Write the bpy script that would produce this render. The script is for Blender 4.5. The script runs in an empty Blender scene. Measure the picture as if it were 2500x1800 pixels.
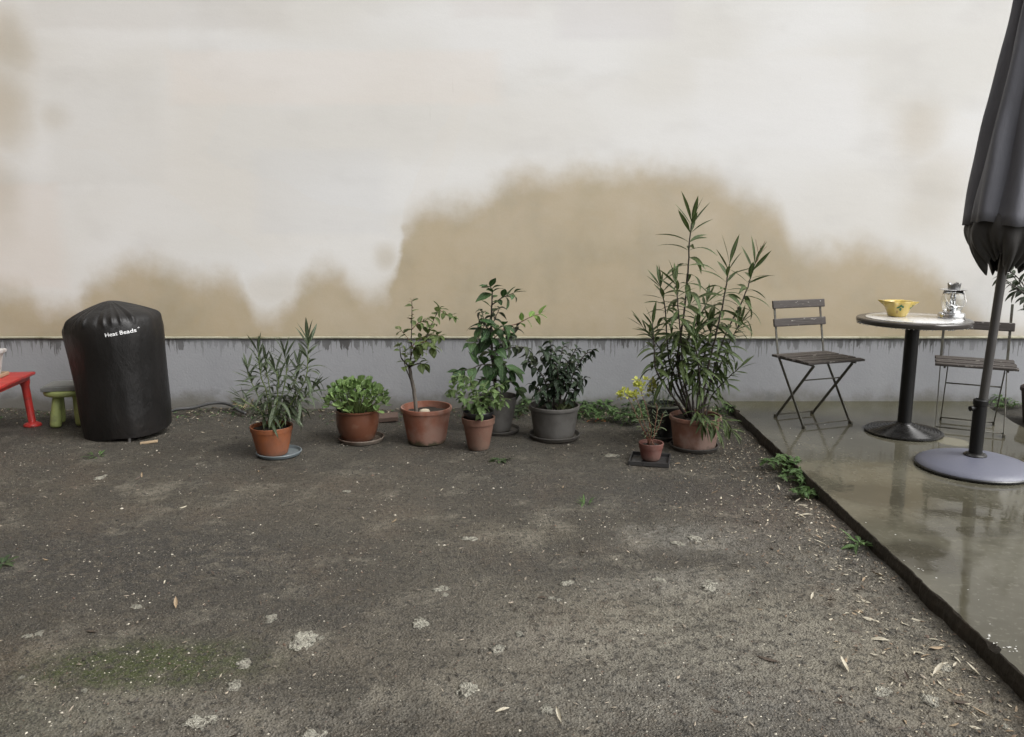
import bpy, bmesh, math, random
from mathutils import Vector, Matrix, Euler, noise
from mathutils.bvhtree import BVHTree
R = math.radians
rnd = random.Random(7)
S = bpy.context.scene
C = S.collection

# ------------------------------------------------------------------ camera, sky, light
CAMH, PITCH, FPX = 1.41, R(10.4), 1962.0
cam = bpy.data.cameras.new('camera'); camo = bpy.data.objects.new('camera', cam); C.objects.link(camo)
camo.location = (0, 0, CAMH); camo.rotation_euler = (R(90) - PITCH, 0, 0)
cam.sensor_width = 36; cam.lens = FPX / 2500 * 36; cam.clip_start = .05; cam.clip_end = 1000
S.camera = camo

W = bpy.data.worlds.new('World'); S.world = W; W.use_nodes = True
wn = W.node_tree; wn.nodes.clear()
sky = wn.nodes.new('ShaderNodeTexSky'); sky.sky_type = 'NISHITA'; sky.sun_disc = False
SUN_EL, SUN_AZ = 50, 120          # azimuth measured from +Y (towards the wall) clockwise; light comes from behind right
sky.sun_elevation = R(SUN_EL); sky.sun_rotation = R(SUN_AZ); sky.dust_density = 4; sky.air_density = 1.0
hs = wn.nodes.new('ShaderNodeHueSaturation'); hs.inputs['Saturation'].default_value = .12      # overcast: cloud greys the sky
bg = wn.nodes.new('ShaderNodeBackground'); bg.inputs['Strength'].default_value = .15
wo = wn.nodes.new('ShaderNodeOutputWorld')
wn.links.new(sky.outputs[0], hs.inputs['Color']); wn.links.new(hs.outputs[0], bg.inputs[0]); wn.links.new(bg.outputs[0], wo.inputs[0])
sl = bpy.data.lights.new('sun', 'SUN'); sl.energy = .55; sl.angle = R(50); sl.color = (1, .985, .96)
so = bpy.data.objects.new('sun', sl); C.objects.link(so)
sd = Vector((math.sin(R(SUN_AZ)) * math.cos(R(SUN_EL)), math.cos(R(SUN_AZ)) * math.cos(R(SUN_EL)), math.sin(R(SUN_EL))))
so.rotation_euler = sd.to_track_quat('Z', 'Y').to_euler(); so.location = sd * 20
S.view_settings.view_transform = 'Standard'; S.view_settings.look = 'None'
S.view_settings.gamma = 1; S.view_settings.use_curve_mapping = False
S.view_settings.exposure = 1.03
S.render.engine = 'CYCLES'
S.cycles.max_bounces = 8; S.cycles.diffuse_bounces = 3; S.cycles.transmission_bounces = 8; S.cycles.transparent_max_bounces = 8

# ------------------------------------------------------------------ surveying: a sight line through the photograph meets a known plane
def ray(x, y):
    u = (x - 1250) / FPX; v = -(y - 900) / FPX
    return Vector((u, math.cos(PITCH) + v * math.sin(PITCH), v * math.cos(PITCH) - math.sin(PITCH)))
def onz(x, y, z=0.0):
    d = ray(x, y); t = (z - CAMH) / d.z; return Vector((d.x * t, d.y * t, z))
def at(x, y, Y):
    d = ray(x, y); t = Y / d.y; return Vector((d.x * t, Y, CAMH + d.z * t))

WALL_Y, PLINTH_Z, PATIO_Z = 5.90, .553, .08

# ------------------------------------------------------------------ helpers: tags, meshes
def tag(o, label=None, cat=None, group=None, kind=None):
    if label: o['label'] = label
    if cat: o['category'] = cat
    if group: o['group'] = group
    if kind: o['kind'] = kind
    return o
def empty(name, loc, label=None, cat=None, group=None, rz=0):
    o = bpy.data.objects.new(name, None); C.objects.link(o); o.location = loc; o.rotation_euler = (0, 0, rz)
    o.empty_display_size = .05
    return tag(o, label, cat, group)
def link(name, me, parent=None, loc=None):
    o = bpy.data.objects.new(name, me); C.objects.link(o)
    if parent: o.parent = parent
    if loc is not None: o.location = loc
    return o
def pyd(name, v, f, m=None, smooth=True):
    me = bpy.data.meshes.new(name); me.from_pydata([tuple(p) for p in v], [], f)
    if m: me.materials.append(m)
    if smooth: me.polygons.foreach_set('use_smooth', [True] * len(me.polygons))
    me.update(); return me
class MB:
    def __init__(s): s.v = []; s.f = []
    def add(s, v, f):
        k = len(s.v); s.v += [Vector(p) for p in v]; s.f += [tuple(i + k for i in q) for q in f]; return s
    def box(s, c, d, rot=None, bev=0):
        bm = bmesh.new(); bmesh.ops.create_cube(bm, size=1)
        bmesh.ops.scale(bm, vec=d, verts=bm.verts)
        if bev: bmesh.ops.bevel(bm, geom=bm.edges[:], offset=bev, segments=2, affect='EDGES', profile=.6)
        M = Matrix.Translation(c) @ (rot.to_matrix().to_4x4() if rot else Matrix())
        s.add([M @ v.co for v in bm.verts], [[v.index for v in f.verts] for f in bm.faces]); bm.free(); return s
    def bar(s, a, b, w, t, side=None, bev=.0015):
        a, b = Vector(a), Vector(b); d = (b - a); L = d.length; d.normalize()
        sx = Vector(side) if side else (Vector((1, 0, 0)) if abs(d.x) < .9 else Vector((0, 1, 0)))
        sx = (sx - d * sx.dot(d)).normalized(); sy = d.cross(sx)
        bm = bmesh.new(); bmesh.ops.create_cube(bm, size=1); bmesh.ops.scale(bm, vec=(w, t, L), verts=bm.verts)
        if bev: bmesh.ops.bevel(bm, geom=bm.edges[:], offset=bev, segments=1, affect='EDGES')
        M = Matrix((sx, sy, d)).transposed(); m = (a + b) / 2
        s.add([M @ v.co + m for v in bm.verts], [[v.index for v in f.verts] for f in bm.faces]); bm.free(); return s
    def tube(s, pts, rad, n=8, cap=True):
        pts = [Vector(p) for p in pts]; k = len(pts); rr = rad if isinstance(rad, (list, tuple)) else [rad] * k
        v = []; f = []; nx = None
        for i, p in enumerate(pts):
            t = (pts[min(i + 1, k - 1)] - pts[max(i - 1, 0)]).normalized()
            if nx is None: nx = t.orthogonal().normalized()
            nx = (nx - t * nx.dot(t)).normalized(); ny = t.cross(nx)
            for j in range(n):
                a = 2 * math.pi * j / n; v.append(p + (nx * math.cos(a) + ny * math.sin(a)) * rr[i])
        for i in range(k - 1):
            for j in range(n): f.append((i * n + j, i * n + (j + 1) % n, (i + 1) * n + (j + 1) % n, (i + 1) * n + j))
        if cap: f.append(tuple(range(n))[::-1]); f.append(tuple((k - 1) * n + j for j in range(n)))
        return s.add(v, f)
    def lathe(s, prof, n=40, c=(0, 0, 0), fn=None):
        """prof: (r, z) list from bottom to top; r = 0 closes"""
        c = Vector(c); v = []; f = []; rows = []
        for i, (r, z) in enumerate(prof):
            if r <= 1e-6: rows.append([len(v)]); v.append(c + Vector((0, 0, z))); continue
            row = []
            for j in range(n):
                a = 2 * math.pi * j / n; q = fn(a, r, z, i) if fn else (r, z)
                row.append(len(v)); v.append(c + Vector((q[0] * math.cos(a), q[0] * math.sin(a), q[1])))
            rows.append(row)
        for A, B in zip(rows, rows[1:]):
            if len(A) == 1 and len(B) == 1: continue
            for j in range(n):
                j2 = (j + 1) % n
                if len(A) == 1: f.append((A[0], B[j2], B[j]))
                elif len(B) == 1: f.append((A[j], A[j2], B[0]))
                else: f.append((A[j], A[j2], B[j2], B[j]))
        return s.add(v, f)
    def mesh(s, name, m, smooth=True): return pyd(name, s.v, s.f, m, smooth)
    def build(s, name, m, parent=None, loc=None, smooth=True, auto=None):
        me = s.mesh(name, m, smooth)
        if auto:
            try: me.set_sharp_from_angle(angle=R(auto))
            except Exception: pass
        return link(name, me, parent, loc)
def smoothpts(pts, per=6):
    P = [Vector(p) for p in pts]
    if len(P) < 3:
        return [P[0].lerp(P[-1], i / per) for i in range(per + 1)]
    P = [P[0] * 2 - P[1]] + P + [P[-1] * 2 - P[-2]]; out = []
    for i in range(1, len(P) - 2):
        a, b, c, d = P[i - 1:i + 3]
        for k in range(per):
            t = k / per
            out.append(.5 * ((2 * b) + (c - a) * t + (2 * a - 5 * b + 4 * c - d) * t * t + (3 * b - a - 3 * c + d) * t ** 3))
    out.append(P[-2]); return out

# ------------------------------------------------------------------ helpers: procedural materials
class NT:
    def __init__(s, name, **k):
        s.m = bpy.data.materials.new(name); s.m.use_nodes = True; s.t = s.m.node_tree; s.t.nodes.clear()
        s.out = s.t.nodes.new('ShaderNodeOutputMaterial'); s.p = s.t.nodes.new('ShaderNodeBsdfPrincipled')
        s.t.links.new(s.p.outputs[0], s.out.inputs['Surface']); s._c = None
        for a, b in k.items(): s.set(a, b)
    def set(s, inp, val):
        i = s.p.inputs[{'col': 'Base Color', 'rough': 'Roughness', 'metal': 'Metallic', 'spec': 'Specular IOR Level', 'trans': 'Transmission Weight', 'ior': 'IOR', 'coat': 'Coat Weight', 'coatr': 'Coat Roughness', 'normal': 'Normal', 'coatn': 'Coat Normal', 'sss': 'Subsurface Weight', 'sheen': 'Sheen Weight'}[inp]]
        s.put(val, i); return s
    def put(s, val, i):
        if hasattr(val, 'links') or isinstance(val, bpy.types.NodeSocket): s.t.links.new(val, i)
        elif isinstance(val, (tuple, list)) and len(val) == 3 and i.type == 'RGBA': i.default_value = (*val, 1)
        else: i.default_value = val
    def node(s, typ, **k):
        n = s.t.nodes.new('ShaderNode' + typ)
        for a, b in k.items(): setattr(n, a, b)
        return n
    @property
    def co(s):
        if s._c is None: s._c = s.node('TexCoord').outputs['Object']
        return s._c
    def pos(s): return s.node('NewGeometry').outputs['Position']
    def mapped(s, scale=(1, 1, 1), loc=(0, 0, 0), co=None):
        n = s.node('Mapping'); s.put(co or s.co, n.inputs[0]); n.inputs['Scale'].default_value = scale; n.inputs['Location'].default_value = loc
        return n.outputs[0]
    def noise(s, scale, detail=4, rough=.55, co=None, dist=0, dim='3D'):
        n = s.node('TexNoise'); n.noise_dimensions = dim; s.put(co or s.co, n.inputs['Vector']); n.inputs['Scale'].default_value = scale
        n.inputs['Detail'].default_value = detail; n.inputs['Roughness'].default_value = rough; n.inputs['Distortion'].default_value = dist
        return n.outputs['Fac']
    def noisec(s, scale, detail=2, co=None):
        n = s.node('TexNoise'); s.put(co or s.co, n.inputs['Vector']); n.inputs['Scale'].default_value = scale; n.inputs['Detail'].default_value = detail
        return n.outputs['Color']
    def vor(s, scale, co=None, feat='F1', out='Distance'):
        n = s.node('TexVoronoi', feature=feat); s.put(co or s.co, n.inputs['Vector']); n.inputs['Scale'].default_value = scale
        return n.outputs[out]
    def math(s, op, a, b=0, c=0, clamp=False):
        n = s.node('Math', operation=op, use_clamp=clamp); s.put(a, n.inputs[0]); s.put(b, n.inputs[1])
        if op in ('MULTIPLY_ADD', 'SMOOTH_MIN', 'SMOOTH_MAX'): s.put(c, n.inputs[2])
        return n.outputs[0]
    def vmath(s, op, a, b):
        n = s.node('VectorMath', operation=op); s.put(a, n.inputs[0]); s.put(b, n.inputs[1]); return n.outputs[0]
    def step(s, x, lo, hi, a=0, b=1):
        n = s.node('MapRange'); n.interpolation_type = 'SMOOTHSTEP'; n.clamp = True
        s.put(x, n.inputs[0])
        for k, v in zip((1, 2, 3, 4), (lo, hi, a, b)): s.put(v, n.inputs[k])
        return n.outputs[0]
    def lin(s, x, lo, hi, a=0, b=1):
        n = s.node('MapRange'); n.clamp = True; s.put(x, n.inputs[0])
        for k, v in zip((1, 2, 3, 4), (lo, hi, a, b)): s.put(v, n.inputs[k])
        return n.outputs[0]
    def mix(s, f, a, b, mode='MIX'):
        n = s.node('Mix', data_type='RGBA', blend_type=mode); s.put(f, n.inputs[0]); s.put(a, n.inputs[6]); s.put(b, n.inputs[7]); return n.outputs[2]
    def ramp(s, x, stops):
        n = s.node('ValToRGB'); s.put(x, n.inputs[0]); e = n.color_ramp.elements
        while len(e) < len(stops): e.new(.5)
        for k, (p, c) in zip(e, stops): k.position = p; k.color = (*c, 1)
        return n.outputs[0]
    def sep(s, v):
        n = s.node('SeparateXYZ'); s.put(v, n.inputs[0]); return n.outputs
    def comb(s, x, y, z):
        n = s.node('CombineXYZ'); s.put(x, n.inputs[0]); s.put(y, n.inputs[1]); s.put(z, n.inputs[2]); return n.outputs[0]
    def bump(s, h, dist=.01, strength=1, normal=None):
        n = s.node('Bump'); n.inputs['Strength'].default_value = strength; n.inputs['Distance'].default_value = dist; s.put(h, n.inputs['Height'])
        if normal is not None: s.put(normal, n.inputs['Normal'])
        return n.outputs[0]
    def rand(s): return s.node('ObjectInfo').outputs['Random']
    def spot(s, X, Y, cx, cy, rx, ry, wob=0, amt=0, soft=.5):
        """soft mask round (cx, cy), 1 inside, with a wobbling outline"""
        dx = s.math('DIVIDE', s.math('SUBTRACT', X, cx), rx); dy = s.math('DIVIDE', s.math('SUBTRACT', Y, cy), ry)
        d = s.math('SQRT', s.math('ADD', s.math('MULTIPLY', dx, dx), s.math('MULTIPLY', dy, dy)))
        if amt: d = s.math('ADD', d, s.math('MULTIPLY', s.math('SUBTRACT', wob, .5), amt))
        return s.step(d, 1 - soft, 1 + soft, 1, 0)

def plain(name, col, rough=.5, var=.15, scale=30, metal=0, bump=0, bscale=120, spec=.5, dirt=None, dscale=9):
    n = NT(name, rough=rough, metal=metal, spec=spec)
    a = tuple(c * (1 - var) for c in col); b = tuple(min(1, c * (1 + var)) for c in col)
    c = n.mix(n.noise(scale, 5), a, b)
    if dirt: c = n.mix(n.step(n.noise(dscale, 6, .65), .5, .68), c, dirt)
    n.set('col', c); n.set('rough', n.lin(n.noise(scale * .7, 3), .3, .7, max(0.02, rough - .1), min(1, rough + .1)))
    if bump: n.set('normal', n.bump(n.noise(bscale, 4), bump))
    return n.m

# ------------------------------------------------------------------ setting: courtyard wall
def wall_material():
    n = NT('stained_white_render', rough=.85, spec=.2)
    X, Y, Z = n.sep(n.co)[:3]
    pts = [(-260, 690), (0, 640), (60, 652), (110, 690), (170, 682), (190, 645), (240, 603), (300, 588), (360, 590), (420, 618), (520, 625), (550, 668), (580, 700), (640, 668), (700, 612), (740, 605), (790, 645), (830, 655), (868, 620), (886, 560), (900, 500), (930, 480), (1000, 465), (1060, 448), (1100, 420), (1160, 390), (1250, 385), (1350, 378), (1450, 376), (1560, 380), (1600, 412), (1640, 438), (1700, 458), (1740, 505), (1760, 545), (1830, 562), (1900, 550), (1960, 565), (2050, 600), (2100, 640), (2150, 690), (2210, 730), (2400, 745)]
    fc = n.node('FloatCurve'); cu = fc.mapping.curves[0]
    q = [at(a * 1.1023, b * 1.1023, WALL_Y - .02) for a, b in pts]
    q = [((p.x + 5) / 10, p.z / 3) for p in q]
    cu.points[0].location = (0, .26); cu.points[1].location = (1, .26)
    for a, b in q: cu.points.new(a, b)
    fc.mapping.update()
    w1 = n.noise(2.6, 4, .6); w2 = n.noise(9, 5, .6); w3 = n.noise(1.1, 2)
    xx = n.math('ADD', X, n.math('MULTIPLY', n.math('SUBTRACT', w1, .5), .16))
    n.put(n.math('DIVIDE', n.math('ADD', xx, 5), 10), fc.inputs['Value'])
    h = n.math('MULTIPLY', fc.outputs[0], 3)
    d = n.math('SUBTRACT', h, Z)
    d = n.math('ADD', d, n.math('MULTIPLY', n.math('SUBTRACT', w1, .5), .22))
    d = n.math('ADD', d, n.math('MULTIPLY', n.math('SUBTRACT', w2, .5), .10))
    stain = n.step(d, -.17, .15)
    # the stain is fainter at the left end and right end, and patchy inside
    stain = n.math('MULTIPLY', stain, n.lin(n.math('ADD', n.math('MULTIPLY', w3, .8), n.math('MULTIPLY', w2, .3)), .35, .75, .8, 1.0))
    def wp(a, b): p = at(a * 1.1023, b * 1.1023, WALL_Y - .02); return p.x, p.z
    for (a, b, rx, ry, k) in [(2035, 290, .17, .19, .34), (2085, 400, .22, .2, .26), (2060, 470, .2, .16, .22), (20, 90, .14, .2, .5), (10, 240, .16, .28, .5), (0, 420, .14, .3, .3), (120, 260, .1, .08, .22), (855, 570, .07, .08, .4), (620, 640, .3, .1, .25)]:
        x, z = wp(a, b)
        m = n.math('MULTIPLY', n.spot(X, Z, x, z, rx, ry, w1, 1.0, .8), k)
        stain = n.math('MAXIMUM', stain, m)
    # repainted fields: each a slightly different white, in broad roller-wide courses
    pw = n.noise(.55, 2, .4, co=n.mapped((1.1, 1, 2.4)))
    vq = n.vor(.62, co=n.mapped((.8, 0, 1.5), (3.1, 0, 1.7), co=n.vmath('ADD', n.co, n.vmath('MULTIPLY', n.noisec(3), (.2, 0, .2)))), out='Color')
    base = n.mix(n.step(pw, .4, .62), (.70, .69, .66), (.755, .755, .745))
    base = n.mix(n.math('MULTIPLY', n.sep(vq)[0], .26), base, (.735, .69, .625))
    base = n.mix(n.math('MULTIPLY', n.step(n.noise(1.7, 3, .5, co=n.mapped((1, 1, 1.8), (7, 0, 2))), .5, .72), .35), base, (.60, .585, .56))
    for (a0, b0, a1, b1, c_, k) in [(370, 112, 1110, 232, (.76, .70, .645), .4), (1235, -200, 1500, 88, (.63, .61, .62), .35), (40, -200, 640, 66, (.62, .60, .57), .4), (90, 150, 370, 410, (.64, .63, .60), .35), (1540, 130, 1900, 330, (.78, .78, .78), .4), (560, 330, 860, 520, (.65, .655, .66), .35), (-200, 405, 150, 640, (.72, .64, .58), .35), (1000, -200, 1180, 40, (.66, .62, .60), .3)]:
        (x0, z1), (x1, z0) = wp(a0, b0), wp(a1, b1)
        dx = n.math('SUBTRACT', n.math('ABSOLUTE', n.math('SUBTRACT', n.math('ADD', X, n.math('MULTIPLY', w2, .07)), (x0 + x1) / 2 + .035)), (x1 - x0) / 2)
        dz = n.math('SUBTRACT', n.math('ABSOLUTE', n.math('SUBTRACT', n.math('ADD', Z, n.math('MULTIPLY', w2, .05)), (z0 + z1) / 2 + .025)), (z1 - z0) / 2)
        base = n.mix(n.math('MULTIPLY', n.step(n.math('MAXIMUM', n.math('MULTIPLY', dx, .4), dz), -.035, .03, 1, 0), k), base, c_)
    gn = n.noise(210, 3, .7); base = n.mix(n.step(gn, .4, .62, 0, .10), base, (.45, .43, .41))
    sc = n.mix(n.noise(1.3, 3), (.40, .325, .205), (.475, .385, .255))
    sc = n.mix(n.math('MULTIPLY', n.step(n.noise(2.2, 5, .6), .42, .68), .5), sc, (.365, .325, .24))
    sc = n.mix(n.math('MULTIPLY', n.step(n.noise(1.5, 4, .55, co=n.mapped((1, 1, 1), (9, 0, 4))), .5, .7), .4), sc, (.50, .43, .31))
    sc = n.mix(n.step(gn, .4, .62, 0, .12), sc, (.25, .21, .15))
    col = n.mix(stain, base, sc)
    # little rain runs and scuffs
    dr = n.noise(1, 3, .6, co=n.mapped((30, 1, 1.6))); dm = n.step(n.noise(1.6, 2, co=n.mapped((1, 1, 1), (4, 0, 1))), .57, .7)
    col = n.mix(n.math('MULTIPLY', n.math('MULTIPLY', n.step(dr, .66, .74), dm), .35), col, (.4, .37, .33))
    # green-brown damp line just above the ledge
    low = n.step(n.math('ADD', Z, n.math('MULTIPLY', w2, .05)), PLINTH_Z + .015, PLINTH_Z + .075, 1, 0)
    col = n.mix(n.math('MULTIPLY', low, .45), col, (.40, .37, .22))
    n.set('col', col)
    hgt = n.math('ADD', n.math('MULTIPLY', n.noise(55, 5, .6), .5), n.math('MULTIPLY', n.noise(7, 3, .5, co=n.mapped((1, 1, 2.2))), 1.3))
    n.set('normal', n.bump(hgt, .0016, .5))
    return n.m
def plinth_material():
    n = NT('grey_cement_plinth', rough=.8, spec=.3)
    X, Y, Z = n.sep(n.co)[:3]
    base = n.mix(n.noise(3, 5, .6), (.265, .27, .285), (.35, .355, .366))
    base = n.mix(n.math('MULTIPLY', n.step(n.noise(140, 2, .6), .62, .72), .3), base, (.13, .13, .135))
    # runs of dirty water below the ledge: each has its own length
    def runs(fr, lo, hi, off, lmax):
        ln = n.noise(1, 2, .6, co=n.comb(n.math('ADD', n.math('MULTIPLY', X, fr), n.math('MULTIPLY', n.noise(26, 2, co=n.mapped((1, 1, .6))), .9)), off, 0))
        ln = n.math('MULTIPLY', n.step(ln, lo, hi), lmax)
        wob = n.math('MULTIPLY', n.noise(70, 2), .014)
        dd = n.math('SUBTRACT', PLINTH_Z + .004, n.math('ADD', Z, wob))
        return n.step(n.math('SUBTRACT', ln, dd), -.002, .008)
    pres = n.lin(n.noise(2.3, 3, co=n.mapped((1, 0, 0), (5, 0, 0))), .38, .62, .25, 1)
    dk = n.math('MAXIMUM', runs(27, .42, .66, .3, .085), n.math('MULTIPLY', runs(75, .46, .72, 4.3, .14), .85))
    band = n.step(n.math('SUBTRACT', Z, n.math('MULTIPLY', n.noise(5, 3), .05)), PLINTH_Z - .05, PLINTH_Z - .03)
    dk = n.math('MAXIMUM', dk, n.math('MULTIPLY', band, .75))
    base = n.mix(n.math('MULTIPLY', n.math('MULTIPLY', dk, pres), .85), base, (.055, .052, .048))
    # drips lower down
    sp = n.step(n.vor(16, co=n.mapped((1, 1, .45))), .03, .07, 1, 0)
    base = n.mix(n.math('MULTIPLY', n.math('MULTIPLY', sp, n.step(Z, .3, .48)), .5), base, (.1, .1, .1))
    # splashed soil and rising damp at the foot, in patches
    dz = n.math('ADD', Z, n.math('MULTIPLY', n.math('SUBTRACT', n.noise(3.4, 5, .65), .5), .35))
    base = n.mix(n.math('MULTIPLY', n.step(dz, .03, .2, 1, 0), .75), base, (.125, .115, .088))
    ov = n.step(n.noise(4.2, 2, .4, co=n.mapped((1, 1, 2.2), (2, 0, 0))), .6, .64)
    base = n.mix(n.math('MULTIPLY', n.math('MULTIPLY', ov, n.step(Z, .1, .22, 1, 0)), .35), base, (.12, .125, .125))
    n.set('col', base); n.set('normal', n.bump(n.math('ADD', n.noise(60, 5), n.noise(8, 3)), .0032, .5))
    return n.m

wall = empty('courtyard_wall', (0, WALL_Y, 0), 'tall white rendered wall with ochre damp stains above a grey plinth', 'wall')
MW, MP = wall_material(), plinth_material()
b = MB(); b.box((2.0, .13, (PLINTH_Z + .004 + 5.0) / 2), (22, .3, 5.0 - PLINTH_Z - .004)); b.build('render_coat', MW, wall, smooth=False)
b = MB(); b.box((2.0, .137, (PLINTH_Z - .4) / 2), (22, .3, PLINTH_Z + .4)); b.build('plinth', MP, wall, smooth=False)
# drip bead under the render: a wavering little lip
b = MB(); pts = []
NX = 220
for i in range(NX + 1):
    x = -6 + 14 * i / NX; k = noise.noise(Vector((x * 1.3, 2, 0))) * .004 + noise.noise(Vector((x * 9, 2, 0))) * .0022
    lip = .005 + .003 * noise.noise(Vector((x * .7, 9, 0))) + .006 * max(0, min(1, (x - .8) / .6))
    for (yy, zz) in [(-.018, .016), (-.0205 - lip * .6, .012), (-.021 - lip, .004), (-.0205 - lip * .8, -.002), (-.018, -.004)]:
        pts.append((x, yy, PLINTH_Z + .004 + zz + k))
f = [(i * 5 + j, i * 5 + j + 1, i * 5 + j + 6, i * 5 + j + 5) for i in range(NX) for j in range(4)]
b.add(pts, f); b.build('drip_edge', plain('lime_bead', (.33, .315, .235), .85, .25, 14, bump=.004, bscale=40, dirt=(.16, .155, .095), dscale=3), wall)
# coping
b = MB(); b.box((2.0, .13, 5.03), (22, .42, .06), bev=.01); b.build('coping', plain('coping_stone', (.36, .35, .33), .8), wall, smooth=False)

# unseen houses, added to shade the court from the left and from behind
def house(name, label, loc, rz, wid, hgt, wins, col):
    h = empty(name, loc, label, 'house', rz=rz)
    MB().box((0, 1.5, hgt / 2), (wid, 3, hgt)).build('wall', plain(name + '_render', col, .85, .08, 2, bump=.003), h, smooth=False)
    MB().box((0, 1.4, hgt + .08), (wid + .4, 3.6, .16), bev=.02).build('eaves', plain(name + '_eaves', (.2, .19, .18), .8), h, smooth=False)
    fr = plain(name + '_frame', (.5, .5, .48), .5); gl = NT(name + '_glass', col=(.03, .035, .04), rough=.06).m
    for (x, z, w, hh) in wins:
        wn_ = MB(); t = .06
        for (cx, cz, dx, dz) in [(-w / 2, 0, t, hh), (w / 2, 0, t, hh), (0, hh / 2, w + t, t), (0, -hh / 2, w + t, t), (0, 0, t * .7, hh - t)]:
            wn_.box((x + cx, -.02, z + cz), (dx, .06, dz))
        f_ = wn_.build('window', fr, h, smooth=False)
        MB().box((x, -.008, z), (w, .03, hh)).build('pane', gl, f_, smooth=False)
        MB().box((x, -.05, z - hh / 2 - .06), (w + .2, .16, .05)).build('sill', fr, f_, smooth=False)
house('left_shade_house', 'unseen rendered house added on the left to shade the court', (-4.25, 1.2, -.02), R(90), 9.4, 12, [(-1.6, 4.6, .9, 1.3), (1.2, 4.6, .9, 1.3)], (.17, .14, .11))
house('rear_shade_house', 'unseen rendered house added behind the camera to shade the court', (-3.9, -1.6, -.02), R(180), 9.2, 8.5, [(-3, 4.6, 1.0, 1.4), (0, 4.6, 1.0, 1.4), (3, 4.6, 1.0, 1.4), (-3, 1.5, 1.0, 1.5), (3, 1.5, 1.0, 1.5)], (.2, .185, .165))

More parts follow.
